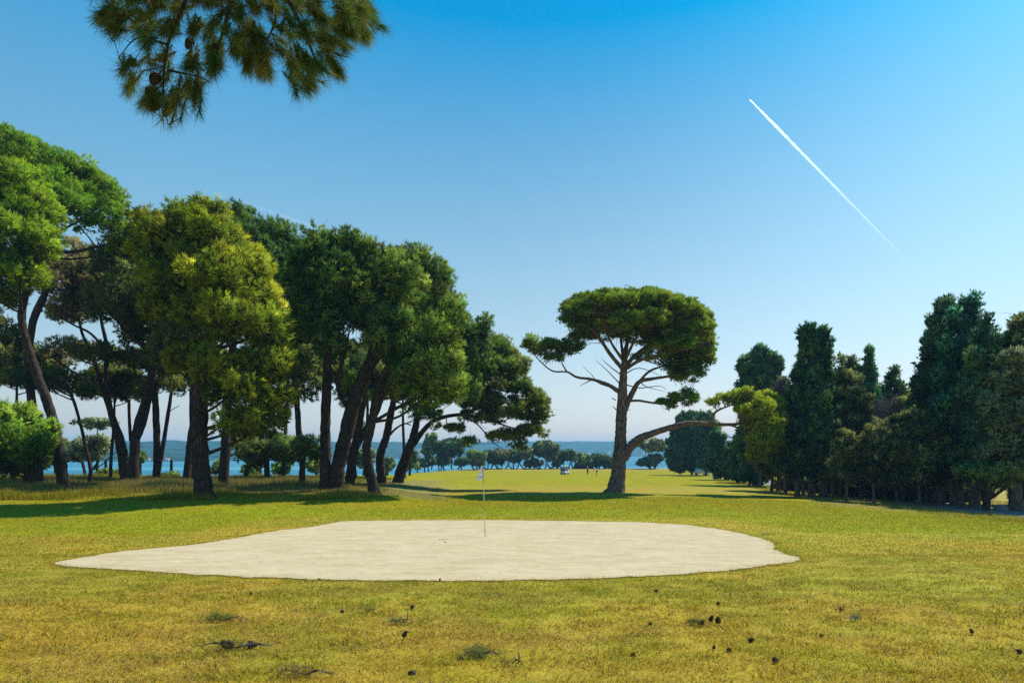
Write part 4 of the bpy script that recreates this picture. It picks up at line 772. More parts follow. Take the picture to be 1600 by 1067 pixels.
# ---- near pine whose bough hangs into the top of the picture
def near_pine():
    D = 6.2; g = Vector((-9.2, 3.4, float(gz(-9.2, 3.4)))); off = np.array(g)
    o = thing('overhanging_pine', 'near pine whose long needled bough with cones hangs into the upper left of the sky', 'tree', g)
    mb = MB(); top = Vector((-7.8, 4.2, 8.2))
    sp, sr = smooth_path([g - Vector((0, 0, .2)), g + Vector((.2, .1, 2.5)), g + Vector((.7, .4, 5.5)), top, top + Vector((.5, .3, 2.0))], [.30, .24, .20, .15, .05], 6); mb.tube(sp, sr, 14, .2)
    merge_wood(mb, None, 'trunk', M_BARKD, o, off)
    mb = MB(); hub = P(360, -190, D)
    main = [top - Vector((0, 0, .6)), top.lerp(hub, .5) + Vector((0, 0, .25)), hub, P(420, -60, D + .1), P(470, 40, D + .1), P(500, 110, D)]
    sp, sr = smooth_path(main, [.10, .075, .05, .03, .018, .008], 7); mb.tube(sp, sr, 8, .15); nod = list(sp[8:])
    for pts in ([(360, -190, 0), (320, -90, -.2), (290, 0, -.3), (262, 70, -.3), (255, 140, -.25), (262, 195, -.2)], [(360, -190, 0), (240, -110, .2), (190, -30, .3), (168, 40, .3), (180, 70, .3)], [(380, -130, 0), (370, -40, -.4), (350, 40, -.5), (330, 110, -.45)],
                [(420, -60, 0), (520, -20, .3), (570, 30, .4), (588, 55, .4)], [(420, -60, .1), (430, 30, .5), (400, 90, .5)], [(470, 40, .1), (520, 80, .0), (545, 90, 0)], [(262, 70, -.3), (215, 60, -.2), (185, 90, -.1)], [(262, 110, -.3), (310, 120, -.35), (330, 130, -.3)]):
        a, b = smooth_path([P(x, y, D + z) for x, y, z in pts], list(np.linspace(.024 if pts[0][1] < -50 else .010, .003, len(pts))), 6); mb.tube(a, b, 6, .15); nod += a
    poly = np.array([(140, -80), (150, 35), (182, 60), (188, 100), (196, 128), (192, 150), (205, 165), (222, 188), (262, 205), (300, 190), (318, 178), (300, 150), (330, 125), (365, 108), (388, 118), (420, 120), (455, 135), (468, 152), (492, 152), (505, 140), (530, 128), (548, 105), (570, 80), (600, 48), (590, 15), (560, -10), (560, -120), (200, -120)], float)
    tips = []; dirs = []; cand = []; hubs = []
    while len(cand) < 860:
        x, y = random.uniform(140, 600), random.uniform(-110, 210)
        if not in_poly(np.array([x]), np.array([y]), poly)[0]: continue
        if x < 320 and y > 50 and random.random() < .50: continue
        if x < 330 and random.random() < .15: continue
        if x > 330 and y < -30 and random.random() < .4: continue
        if len(hubs) < 175: hubs.append((x, y, random.uniform(-.7, .8))); continue
        hx = min(hubs, key=lambda q: (q[0] - x) ** 2 + (q[1] - y) ** 2); t_ = random.uniform(.0, .35); cand.append(P(hx[0] + (x - hx[0]) * t_ + random.gauss(0, 4), hx[1] + (y - hx[1]) * t_ + random.gauss(0, 4), D + hx[2] + random.gauss(0, .05)))
    NP = np.array([tuple(p) for p in nod]); CP = np.array([tuple(p) for p in cand])
    order = np.linalg.norm(CP[:, None] - NP[None], axis=2).min(1).argsort()
    for i in order:
        p = cand[i]; j = np.linalg.norm(NP - np.array(p), axis=1).argmin(); b = Vector(NP[j])
        dv = (p - b); dv = dv.normalized() if dv.length > .05 else Vector((0, 0, -1)); cvec = p - P(370, 0, D)
        dv = (dv * .5 + cvec.normalized() * .7 + Vector((random.uniform(-.3, .3), random.uniform(-.3, .3), random.uniform(-.4, .15)))).normalized()
        tips.append(p); dirs.append(dv); m_ = b.lerp(p, .55) + Vector((random.uniform(-.02, .02), 0, -.02)); mb.tube([b, m_, p], [.0035, .003, .002], 4); NP = np.vstack([NP, np.array(p)])
    for x, y in [(246, 200), (262, 208), (278, 200), (228, 180), (212, 170), (300, 182), (310, 188), (178, 50), (165, 20), (196, 140), (580, 40), (590, 28), (545, 92), (530, 122), (485, 150), (470, 140), (500, 140), (205, 108)]:
        p = P(x, y, D + random.uniform(-.3, .3)); cvec = (p - P(330, 20, D)).normalized(); tips.append(p - cvec * .1); dirs.append((cvec + Vector((0, 0, -.15))).normalized()); j = np.linalg.norm(NP - np.array(p), axis=1).argmin(); mb.tube([Vector(NP[j]), p - cvec * .1], [.006, .0035], 4)
    merge_wood(mb, None, 'bough', M_BARKD, o, off)
    T = np.array([tuple(t) for t in tips]); A = np.array([tuple(t) for t in dirs]); k = 110; n = len(T)
    back = np.repeat(T, k, 0) - np.repeat(A, k, 0) * rng.uniform(-.02, .16, (n * k, 1))
    dn = unit(np.repeat(A, k, 0) * rng.uniform(.6, 1.5, (n * k, 1)) + .5 * rng.normal(size=(n * k, 3)))
    side = unit(np.cross(dn, rng.normal(size=(n * k, 3)))) * rng.uniform(.0012, .0024, (n * k, 1)); Ln = rng.uniform(.10, .175, (n * k, 1))
    tipp = back + dn * Ln + np.array([0, 0, -.012])
    Vn = np.stack([back - side, back + side, tipp], 1).reshape(-1, 3)
    hue = rng.random((n, 1)); hue = hue ** 3.2; c = np.array([.055, .112, .022]) * (1 - hue) + np.array([.26, .23, .045]) * hue; c = np.repeat(c, k, 0) * rng.uniform(.7, 1.3, (n * k, 1))
    mesh_arrays('needles', Vn - off, 3, M_NEEDLE, c, o); NF[0] += n * k
    for x, y, z, sx in [(246, 118, -.35, 1.1), (234, 137, -.3, .8), (247, 158, -.3, 1.0), (263, 160, -.25, 1.1), (262, 30, -.3, .9), (300, 62, -.3, .9), (212, 96, -.1, .8)]:
        c = cone_mesh(); co = link('pine_cone', c, M_CONE, o); co.location = P(x, y, D + z) - g; co.rotation_euler = (random.uniform(2.4, 3.6), random.uniform(-.5, .5), 0); co.scale = (sx,) * 3
M_CONE = simple('dry_cone', (.075, .046, .030), .8, spec=.2, var=.4, scale=30)
_cone = []
def cone_mesh():
    if _cone: return _cone[0]
    bm = bmesh.new(); H = .11; R = .034
    bmesh.ops.create_uvsphere(bm, u_segments=10, v_segments=8, radius=1, matrix=Matrix.Translation((0, 0, H * .48)) @ Matrix.Diagonal((R * .72, R * .72, H * .5, 1)))
    n = 64
    for i in range(n):
        t = (i + .5) / n; z = H * t; r = R * math.sin(math.pi * min(1, t ** .75 * .93 + .05)) ** .7 * .8; a = i * 2.39996
        dv = Vector((math.cos(a), math.sin(a), .45 + t * .9)).normalized(); c = Vector((math.cos(a) * r, math.sin(a) * r, z)); s_ = Vector((-math.sin(a), math.cos(a), 0)); u = dv.cross(s_)
        L = .020 * (1.15 - t * .7); W = .0125 * (1.2 - t * .6)
        vs = [bm.verts.new(c + q) for q in (-s_ * W * .4, s_ * W * .4, dv * L + s_ * W, dv * L * 1.25 + u * .002, dv * L - s_ * W)] + [bm.verts.new(c + dv * L * .9 - u * .006)]
        bm.faces.new(vs[:5]); bm.faces.new((vs[0], vs[5], vs[2], vs[1])); bm.faces.new((vs[0], vs[4], vs[3], vs[5])); bm.faces.new((vs[5], vs[3], vs[2]))
    me = bpy.data.meshes.new('pine_cone'); bm.to_mesh(me); bm.free(); me.materials.clear(); me.materials.append(M_CONE); _cone.append(me); return me
_l0 = link
def link(name, me, mat, parent=None):
    if len(me.materials): mat = None
    return _l0(name, me, mat, parent)
near_pine()

# ---- fallen cones, twigs and sprigs on the turf
ZL = Vector((0, 0, .025))
def cone_at(label, px, py, sc=1.0, tilt=None):
    sc *= .52
    p = at(px, py); o = link('pine_cone', cone_mesh(), None); o.location = p + Vector((0, 0, .030 * sc)); o.rotation_euler = (tilt if tilt is not None else random.choice((1.3, 1.5, 1.7, .4)), random.uniform(-.3, .3), random.uniform(0, 6.28)); o.scale = (sc,) * 3
    tag(o, label, 'pine cone', 'pine cones fallen on the turf'); return o
for a in [('cone at the near rim of the sand, left of centre', 500, 907, .8), ('cone at the near rim of the sand, right of centre', 687, 909, .8), ('cone alone midway between the rim of the sand and the leftmost green sprig', 535, 958, 1.1), ('cone right of the faint green tuft, below the sand centre', 641, 953, 1.1), ('round dark cone below the upright twig sprig', 630, 1000, 1.2),
          ('cone left of the lowest green sprig', 724, 1031, 1.0), ('cone at the bottom edge left of centre', 648, 1055, 1.1), ('tall cone of the trio on the right, its left one', 1109, 974, 1.3, .5), ('leaning cone of the trio on the right, its right one', 1122, 978, 1.4, .8), ('small cone lying left of the trio', 1096, 979, 1.0), ('cone below the right end of the sand, nearest the rim', 1023, 926, 1.1),
          ('cone up and right of the trio', 1124, 946, 1.0), ('cone alone left of the trio', 1015, 978, .9), ('cone down and right of the trio, the larger', 1169, 1005, 1.1), ('cone directly below the trio, the farther one', 1138, 1020, 1.0), ('very small cone directly below the trio', 1115, 1016, .7), ('cone below the small ones, nearest the camera right of centre', 1213, 1039, 1.1), ('cone beside a thin twig, right part of the turf', 1311, 956, .9),
          ('flat lying cone right of the trio, in the open turf', 1281, 996, .8), ('lone cone far out on the right turf', 1520, 993, .9), ('cone at the bottom centre, right of the lowest sprig', 987, 1024, .9), ('cone at the right picture edge', 1598, 1022, 1.0), ('small cone on the turf between the trio and the sand', 1142, 930, .7), ('small cone left of the leftmost green sprig', 392, 931, .8),
          ('small dark cone lying on the pale sand left of the flagstick', 696, 848, 1.1)]:
    cone_at(*a)
def sprig(label, px, py, W, nsh, green, cones=0, twigs=3, up=0.0):
    g = at(px, py); o = thing('fallen_sprig', label, 'pine twig', g, group='pine twigs fallen on the turf'); off = np.array(g); mb = MB(); T = []; A = []
    def gp(x, y, h): X = g.x + x; Y = g.y + y; return Vector((X, Y, float(gz(X, Y)) + h))
    for i in range(twigs):
        a = random.uniform(-.5, .5) + (math.pi if i % 2 else 0); L = W * random.uniform(.6, 1)
        pts = [gp(0, 0, .02), gp(math.cos(a) * L * .35, math.sin(a) * L * .3, .03 + random.uniform(0, .03)), gp(math.cos(a + .25) * L * .7, math.sin(a) * L * .5, .035 + random.uniform(0, .02)), gp(math.cos(a + .1) * L, math.sin(a) * L * .7, .015)]
        sp, sr = smooth_path(pts, [.006, .005, .004, .002], 5); mb.tube(sp, sr, 6, .2)
        for q in range(4): z_ = sp[random.randint(4, len(sp) - 2)]; mb.tube([z_, z_ + Vector((random.uniform(-.06, .06), random.uniform(-.05, .05), random.uniform(0, .04)))], [.003, .0012], 4)
    if up: mb.tube([gp(.05, 0, .02), gp(.06, 0, up * .6), gp(.05, .01, up)], [.006, .005, .002], 5)
    merge_wood(mb, None, 'twig', M_BARKG, o, off)
    if nsh:
        for i in range(nsh): T.append(tuple(gp(random.gauss(-W * .25, W * .25), random.gauss(0, W * .2), .02 + random.uniform(0, .035)))); A.append((random.uniform(-1, 1), random.uniform(-1, 1), random.uniform(0, .8)))
        V, cc = needle_tris(np.array(T), unit(np.array(A)), 22, .10, .0035, .55, np.tile(np.array(green), (nsh, 1)), .3)
        mesh_arrays('needles', V - off, 3, M_NEEDLE, cc, o)
    for i in range(cones):
        c = link('pine_cone', cone_mesh(), None, o); c.location = gp(random.uniform(-.4, .4) * W, random.uniform(-.15, .25) * W, .03) - g; c.rotation_euler = (1.4 + random.uniform(-.6, .6), 0, random.uniform(0, 6)); c.scale = (.85,) * 3
GN = (.10, .145, .025)
sprig('fallen sprig with a clump of green needles and a dark bare twig, left foreground', 352, 972, .30, 26, GN)
sprig('arched bare twig carrying several cones, bottom left foreground', 368, 1016, .38, 5, (.15, .13, .04), 4, 5)
sprig('small pale sprig with one upright stick, below the sand centre', 628, 976, .22, 9, (.16, .17, .08), 0, 2, .17)
sprig('faint green tuft of needles beside a cone, below the sand', 575, 957, .16, 6, GN, 0, 1)
sprig('flattened greyish green sprig near the bottom centre', 752, 1030, .24, 22, (.13, .155, .05), 0, 3)
sprig('short brown upright twig right of the greyish sprig', 800, 1040, .10, 3, (.14, .11, .04), 0, 1, .12)
sprig('dark tuft of old needles beside the trio of cones', 1092, 978, .16, 12, (.11, .09, .03), 0, 2)
sprig('thin dark twig standing beside a cone, right part of the turf', 1306, 956, .10, 0, GN, 0, 1, .1)
sprig('little grey green sprig, right part of the turf', 1337, 971, .14, 7, (.14, .16, .10), 0, 1)
sprig('dry needle tangle at the bottom edge left of centre', 480, 1058, .28, 14, (.19, .14, .05), 0, 3)
sprig('small sprig at the ragged right end of the sand', 1198, 838, .30, 8, (.13, .16, .08), 0, 1)

# ---- flag in the sand
def flag():
    g = at(758, 840); g.z += .016; d = g.y; H = (840 - 727) / F * d
    o = thing('golf_flag', 'thin yellowish flagstick with a limp white flag standing in the sand', 'golf flag', g)
    mb = MB(); n = 6
    top = P(754.6, 727, d) - g
    def q(t): return top * t
    M1 = simple('stick_cream', (.62, .55, .30), .4); M2 = simple('stick_olive', (.30, .24, .08), .4)
    zs = [0, .12, .36, .50, .74, 1.0]
    for i in range(5):
        m = MB(); m.tube([q(zs[i]), q(zs[i + 1])], .011, 10); m.build('stick_section', M1 if i % 2 else M2, o)
    MB().lathe([(.054, .002), (.054, .006), (.045, .006), (.045, -.02)], 16).build('cup', simple('cup_white', (.7, .7, .68), .4), o)
    V = []; Fc = []; nu, nv = 9, 14; hh = .44
    for j in range(nv):
        t = j / (nv - 1)
        for i in range(nu):
            s_ = i / (nu - 1); wd = .03 + .15 * t ** .8 * (1 - .12 * math.sin(t * 7)); drp = .10 * s_ * t
            x = -s_ * wd; y = .035 * math.sin(s_ * 9 + t * 2) * s_ ** .5 + .01; z = -hh * t - drp * (1 - .3 * s_)
            V.append((top.x + x, y, top.z - .01 + z * .86))
    for j in range(nv - 1):
        for i in range(nu - 1): a = j * nu + i; Fc.append((a, a + 1, a + 1 + nu, a + nu))
    m, t, oo = nodemat('flag_cloth'); p = N(t, 'ShaderNodeBsdfPrincipled', Roughness=.8); p.inputs['Base Color'].default_value = (.80, .78, .86, 1); tr = N(t, 'ShaderNodeBsdfTranslucent'); tr.inputs[0].default_value = (.85, .82, .9, 1)
    mx = N(t, 'ShaderNodeMixShader'); mx.inputs[0].default_value = .4; t.links.new(p.outputs[0], mx.inputs[1]); t.links.new(tr.outputs[0], mx.inputs[2]); t.links.new(mx.outputs[0], oo.inputs[0])
    f = mesh_faces('flag', V, Fc, m, o, True); md = f.modifiers.new('thick', 'SOLIDIFY'); md.thickness = .002
    mb = MB()
    for (x, z, w_, h_, r) in [(-.055, -.325, .05, .014, .5), (-.085, -.345, .045, .013, -.4), (-.06, -.36, .06, .012, .3), (-.09, -.315, .02, .02, .2)]: mb.box((top.x + x, -.045, top.z + z), (w_, .004, h_), ry=r)
    e = mb.build('emblem', simple('emblem_blue', (.12, .08, .45), .6), f)
flag()

# ---- golf cart
def cart():
    g = at(882.5, 741.5); s = g.y / 147.0 * 1.0
    o = thing('golf_cart', 'small white roofed golf cart parked far out on the fairway', 'golf cart', g, math.radians(58))
    W_ = simple('cart_white', (.72, .76, .82), .35); K = simple('cart_black', (.02, .02, .022), .6); G_ = simple('cart_glass', (.35, .50, .62), .15)
    MB().box((0, 0, .30), (1.9, 1.1, .16)).build('chassis', K, o); b = MB(); b.box((0, 0, .52), (1.9, 1.2, .26)).box((.72, 0, .66), (.5, 1.1, .30), ry=.25).box((-.62, 0, .70), (.65, 1.1, .28)); bo = b.build('body', W_, o)
    for x in (-.62, .68):
        for y in (-.52, .52):
            m = MB(); m.tube([(x, y - .09, .23), (x, y + .09, .23)], .23, 16); wh = m.build('wheel', K, o); m = MB(); m.tube([(x, y - .1, .23), (x, y + .1, .23)], .11, 12); m.build('rim', W_, wh)
    MB().box((-.18, 0, .80), (.5, 1.05, .14)).build('seat', K, o); MB().box((-.42, 0, 1.08), (.12, 1.05, .42), ry=-.15).build('backrest', K, o)
    for x in (-.72, .62):
        for y in (-.5, .5): m = MB(); m.tube([(x, y, .75), (x * .9, y, 1.82)], .022, 6); m.build('roof_post', W_, o)
    MB().box((-.05, 0, 1.86), (1.75, 1.2, .07)).box((-.05, 0, 1.91), (1.5, 1.0, .05)).build('roof', W_, o); MB().box((.60, 0, 1.36), (.03, .98, .85), ry=-.08).build('windscreen', G_, o)
    m = MB(); m.tube([(.45, -.25, .85), (.28, -.25, 1.1)], .02, 6); m.tube([(.28, -.25 + .17 * math.cos(a * .785), 1.1 + .17 * math.sin(a * .785)) for a in range(9)], .014, 5, caps=False); m.build('steering_wheel', K, o)
    for y in (-.3, .28): MB().tube([(-1.02, y, .62), (-1.12, y, 1.45)], [.15, .17], 10).build('golf_bag', simple('bag_blue', (.10, .16, .28), .7), o)
cart()

# ---- golfers
def skinned(name, mat, chain, parent, lvl=2):
    """chain: list of polylines [(x,y,z,r)...]; joints at equal coordinates are shared"""
    me = bpy.data.meshes.new(name); V = []; E = []; R = []; idx = {}
    for pl in chain:
        pr = None
        for x, y, z, r in pl:
            k = (round(x, 3), round(y, 3), round(z, 3))
            if k not in idx: idx[k] = len(V); V.append((x, y, z)); R.append(r)
            if pr is not None: E.append((pr, idx[k]))
            pr = idx[k]
    me.from_pydata(V, E, []); o = link(name, me, mat, parent); m = o.modifiers.new('skin', 'SKIN')
    for i, r in enumerate(R): me.skin_vertices[0].data[i].radius = (r, r)
    me.skin_vertices[0].data[0].use_root = True; sb = o.modifiers.new('sub', 'SUBSURF'); sb.levels = lvl; sb.render_levels = lvl
    dg = bpy.context.evaluated_depsgraph_get(); me2 = bpy.data.meshes.new_from_object(o.evaluated_get(dg)); o.modifiers.clear(); o.data = me2; me2.name = name
    if not me2.materials: me2.materials.append(mat)
    me2.polygons.foreach_set('use_smooth', [True] * len(me2.polygons)); return o
SKIN = simple('skin', (.45, .26, .18), .5)
def hand(parent, p, d, s=1):
    d = Vector(d).normalized(); a = d.cross(Vector((0, 1, .3))).normalized(); ch = []
    p = Vector(p); q = p + d * .07
    palm = [(*p, .022), (*q, .026)]; ch.append(palm)
    for i, L in enumerate((.060, .072, .068, .052)):
        b = q + a * (i - 1.5) * .019; m1 = b + d * L * .55 + Vector((0, -.01, 0)); e = m1 + (d * .6 + Vector((0, -.5, -.2))).normalized() * L * .5; ch.append([(*q, .026), (*b, .010), (*m1, .009), (*e, .007)])
    t = p + d * .03 - a * .035; ch.append([(*p, .022), (*t, .010), (*(t + d * .035 - a * .008), .008)])
    return skinned('hand', SKIN, ch, parent, 1)
def golfer(label, px, py, top_col, hat, pose, rz):
    g = at(px, py); o = thing('person', label, 'person', g, rz, 'golfers on the far fairway')
    b = .55 if pose == 'bend' else 0.0
    hip = (0, 0, .95); ch = (b * .35, 0, 1.22); sh = (b * .75, 0, 1.42 - b * .1); nk = (b * .9, 0, 1.50 - b * .16); hd = (b * 1.05, 0, 1.62 - b * .24)
    legs = [[(0, 0, .95, .15), (0, s * .10, .90, .10), (.03, s * .13, .50, .070), (-.01, s * .15, .10, .045)] for s in (-1, 1)]
    arms = []
    for s in (-1, 1):
        s0 = (sh[0], s * .19, sh[2]); 
        e = (sh[0] + (.10 if b else .02), s * .24, sh[2] - .28); h = (sh[0] + (.28 if b else .18), s * (.08 if b else .16), sh[2] - (.50 if b else .42)); arms.append((s0, e, h))
    body = [[(*hip, .15), (*ch, .14), (*sh, .11), (*nk, .055), (*hd, .095), (hd[0] + .01, 0, hd[2] + .10, .080)]] + legs + [[(*sh, .11), (*a[0], .058), (*a[1], .042), (*a[2], .028)] for a in arms] + [[(-.01, s * .15, .10, .045), (.0, s * .15, .04, .045), (.14, s * .17, .03, .035)] for s in (-1, 1)]
    skinned('body', SKIN, body, o)
    skinned('shirt', simple('shirt', top_col, .85), [[(*hip, .165), (*ch, .158), (*sh, .125)]] + [[(*sh, .125), (*a[0], .075), (*[(a[0][i] + a[1][i]) / 2 for i in range(3)], .062)] for a in arms], o)
    skinned('trousers', simple('dark_trousers', (.012, .012, .018), .85), [[(0, 0, .98, .165)] + [(x, y, z, r + .018) for x, y, z, r in l[1:]] for l in legs], o)
    skinned('shoes', simple('dark_shoes', (.03, .025, .02), .5), [[(-.03, s * .15, .05, .05), (.14, s * .17, .035, .042)] for s in (-1,)], o, 1); skinned('shoes', simple('dark_shoes', (.03, .025, .02), .5), [[(-.03, .15, .05, .05), (.14, .17, .035, .042)]], o, 1)
    m = MB(); m.lathe([(.105, .02), (.108, .06), (.09, .12), (.04, .155)], 14, (hd[0], 0, hd[2] + .02)); m.box((hd[0] + .12, 0, hd[2] + .05), (.12, .14, .015)); m.build('cap', simple('cap', hat, .8), o, True)
    m = MB(); m.box((hd[0] + .098, 0, hd[2] + .01), (.03, .022, .04)); m.build('nose', SKIN, o)
    m = MB(); [m.box((hd[0] + .088, s * .034, hd[2] + .035), (.012, .022, .012)) for s in (-1, 1)]; m.build('eyes', simple('eye_dark', (.03, .02, .02), .3), o); m = MB(); m.box((hd[0] + .087, 0, hd[2] - .04), (.012, .045, .01)); m.build('mouth', simple('lips', (.35, .12, .1), .5), o)
    for a in arms: hand(o, a[2], Vector(a[2]) - Vector(a[1]))
    if b:
        c = thing('golf_club', 'thin golf club held by the bending golfer in white', 'golf club', g, rz); m = MB(); h = arms[0][2]; m.tube([(h[0] - .02, 0, h[2] + .05), (.72, 0, .03)], .008, 6); m.build('shaft', simple('steel', (.5, .5, .52), .3, 1), c); MB().box((.74, .04, .03), (.03, .11, .05)).build('club_head', simple('steel_head', (.4, .4, .42), .3, 1), c)
    return o
golfer('person in orange top and dark trousers standing on the far fairway', 918.3, 741, (.62, .14, .02), (.35, .30, .22), 'stand', math.radians(200))
golfer('person in white top and dark trousers bending over on the far fairway', 932.5, 742.3, (.80, .80, .82), (.75, .75, .75), 'bend', math.radians(175))

# ---- white fence with arch, white car, pale van behind the trunks
WH = simple('white_paint', (.70, .70, .70), .5, var=.05)
def fence():
    d = at(1112, 743.5).y + 4; g = on(1112, d); o = thing('white_fence', 'white picket fence with an arched gateway behind the dark trunks', 'fence', g)
    s = d / F; x0 = (1105 - 1112) * s; x1 = (1148 - 1112) * s
    r = MB(); 
    for z in (.35, 1.35): r.box(((x0 + x1) / 2, 0, z), (x1 - x0, .05, .10))
    r.build('rail', WH, o)
    n = int((x1 - x0) / .34)
    for i in range(n):
        x = x0 + (i + .5) * (x1 - x0) / n
        if abs(x - 0) < .55: continue
        m = MB(); m.box((x, -.06, .82), (.10, .03, 1.45)); m.build('picket', WH, o)
    for i in range(5):
        x = x0 + i * (x1 - x0) / 4; m = MB(); m.box((x, .05, .85), (.14, .12, 1.75)); m.build('post', WH, o)
    a = MB(); a.tube([(-.55, 0, 0), (-.55, 0, 1.5)] + [(.55 * math.cos(math.pi * (1 - k / 8)), 0, 1.6 + .55 * math.sin(math.pi * k / 8)) for k in range(9)] + [(.55, 0, 1.5), (.55, 0, 0)], .07, 8); a.build('arch', WH, o)
fence()
def car(label, px, d, rz, col, van=False):
    g = on(px, d); o = thing('parked_van' if van else 'parked_car', label, 'van' if van else 'car', g, rz); P_ = simple('car_paint', col, .3, var=.03); GL_ = simple('car_glass', (.02, .03, .04), .1); K = simple('tyre', (.02, .02, .02), .8)
    H = 1.9 if van else 1.42; L = 2.2; prof = [(-L, .35), (-L, 1.0 if not van else 1.85), (-L * .85, H if van else 1.0), (-L * .45, H), (L * .25, H), (L * .62, .98), (L, .85), (L, .35)]
    V = [(x, y, z) for y in (-.85, .85) for x, z in prof]; n = len(prof)
    Fc = [tuple(range(n)), tuple(range(n, 2 * n))[::-1]] + [(i, i + n, (i + 1) % n + n, (i + 1) % n) for i in range(n)]
    b = mesh_faces('body', V, Fc, P_, o); bv = b.modifiers.new('b', 'BEVEL'); bv.width = .08; bv.segments = 3
    for y in (-.862, .862): MB().box((-.35, y, H - .27), (2.2, .02, .34)).build('side_window', GL_, o)
    MB().box((L * .45, 0, 1.2), (.03, 1.4, .5), ry=-.9).build('windscreen', GL_, o)
    for x in (-1.35, 1.35):
        for y in (-.78, .78): m = MB(); m.tube([(x, y - .1, .33), (x, y + .1, .33)], .33, 16); wh = m.build('wheel', K, o); m = MB(); m.tube([(x, y - .11, .33), (x, y + .11, .33)], .18, 12); m.build('rim', WH, wh)
    for y in (-.6, .6): MB().box((L + .0, y, .72), (.05, .28, .14)).build('headlight', WH, o)
car('white car with dark windows partly hidden behind the first dark trunks', 1094, at(1094, 743).y + 6, math.radians(70), (.62, .68, .72))
car('pale blue white van half hidden right of the white fence', 1150, at(1112, 743).y + 2, math.radians(85), (.45, .62, .70), True)

# ---- red stake, boulder, far shore houses
def stake():
    g = at(1548, 806); o = thing('marker_stake', 'short red and black marker stake beside the path at the right', 'stake', g)
    m = MB(); m.tube([(0, 0, -.1), (0, 0, .36)], .022, 8); m.build('post', simple('stake_black', (.03, .02, .02), .6), o); m = MB(); m.tube([(.05, .02, -.1), (.05, .02, .30)], .025, 8); m.tube([(.05, .02, .30), (.05, .02, .33)], [.025, .008], 8); m.build('red_post', simple('stake_red', (.45, .03, .04), .5), o)
stake()
def boulder():
    g = at(1572, 798) + Vector((0, .4, 0)); bm = bmesh.new(); bmesh.ops.create_icosphere(bm, subdivisions=4, radius=1)
    for v in bm.verts:
        n = Vector(v.co); k = 1 + .25 * (fbm(np.array([n.x * 1.6 + 5]), np.array([n.y * 1.6 + n.z * 2]), 81, 4)[0] - .5) * 2; v.co = Vector((n.x * .42 * k, n.y * .30 * k, max(n.z, -.3) * .27 * k + .06))
    me = bpy.data.meshes.new('boulder'); bm.to_mesh(me); bm.free(); me.polygons.foreach_set('use_smooth', [True] * len(me.polygons)); o = link('boulder', me, simple('grey_stone', (.16, .15, .15), .9, var=.3, scale=6, bump=.6)); o.location = g
    tag(o, 'rounded grey boulder in the shade between path and cedar like tree', 'rock')
boulder()
HW = simple('white_render', (.65, .62, .60), .8); HR = simple('roof_tiles', (.35, .14, .09), .8)
def house(label, px, py, d, wd, h):
    wd *= .36; h *= .42
    p = P(px, py, d); o = thing('far_house', label, 'house', p, random.uniform(-.4, .4), 'white houses on the far shore')
    MB().box((0, 0, h / 2 - 3), (wd, 8, h + 6)).build('wall', HW, o)
    V = [(-wd / 2 - .4, -4.5, h), (wd / 2 + .4, -4.5, h), (wd / 2 + .4, 4.5, h), (-wd / 2 - .4, 4.5, h), (-wd / 2 - .4, 0, h + 1.5), (wd / 2 + .4, 0, h + 1.5)]
    mesh_faces('roof', V, [(0, 1, 5, 4), (2, 3, 4, 5), (0, 4, 3), (1, 2, 5), (3, 2, 1, 0)], HR, o)
for i, a in enumerate([('white house on the far shore just left of the lone pine trunk', 952, 708, 1880, 26, 9), ('low white house on the far shore right of the lone pine trunk', 1008, 709, 1930, 34, 7), ('white block on the far shore near the layered pale tree', 1040, 709, 1940, 22, 8), ('white house on the far shore above the golf cart', 921, 709, 1850, 20, 8),
                       ('long white building on the far shore seen left of the tall narrow tree', 656, 706, 1420, 36, 10), ('white building below the long one, at the water', 660, 712, 1400, 30, 6), ('small white house on the far shore between left trunks', 232, 719, 925, 14, 4), ('pale house on the far shore at the foot of the left hills', 262, 719, 928, 12, 4)]):
    house(*a)

# ---- grass
def blades(name, x, y, h, wd, lean, cvar, sink=.0, mat=None, label=None):
    n = len(x); z = gz(x, y); c = gcolor(x, y)
    jit = rng.random((n, 1)); straw = np.array([.50, .37, .08]); c = c * (1 - .30 * jit) + straw * .30 * jit
    gr = (rng.random((n, 1)) < .15); c = np.where(gr, np.array([.16, .175, .03]), c); c = np.clip(c * (1 + cvar * rng.normal(size=(n, 1))), .01, 1)
    a = rng.uniform(0, 2 * math.pi, n); s_ = np.stack([np.cos(a), np.sin(a), 0 * a], 1) * wd[:, None] / 2
    le = rng.uniform(0, 2 * math.pi, n); l = rng.uniform(.2, 1, n) * lean * h
    b = np.stack([x, y, z - sink - .004], 1); t = b + np.stack([np.cos(le) * l, np.sin(le) * l, h], 1)
    V = np.stack([b - s_, b + s_, t], 1).reshape(-1, 3); NF[0] += n
    o = mesh_arrays(name, V, 3, mat or M_GRASS, c); return tag(o, label, 'grass', None, 'stuff')
def field(n, d0, d1, umax=.86, pw=1.0):
    d = d0 + (d1 - d0) * rng.random(n) ** pw; u = rng.uniform(-umax, umax, n); return u * d, d
x, y = field(430000, 4.2, 15, pw=.95); k = ~in_poly(x, y, SANDP); cl = fbm(x * 4, y * 4, 91, 3); k &= rng.random(len(x)) < .35 + 1.1 * sm(.35, .65, cl); x, y = x[k], y[k]
blades('turf_grass', x, y, .012 + .034 * rng.random(len(x)) ** 1.6, .0045 + .00055 * y, 2.3, .42, label='short dry olive grass covering the foreground up to the sand')
x, y = field(90000, 4.2, 11, pw=1.0); cl = fbm(x * 5 + 8, y * 5, 141, 3); k = ~in_poly(x, y, SANDP) & (rng.random(len(x)) < sm(.5, .72, cl)); x, y = x[k], y[k]
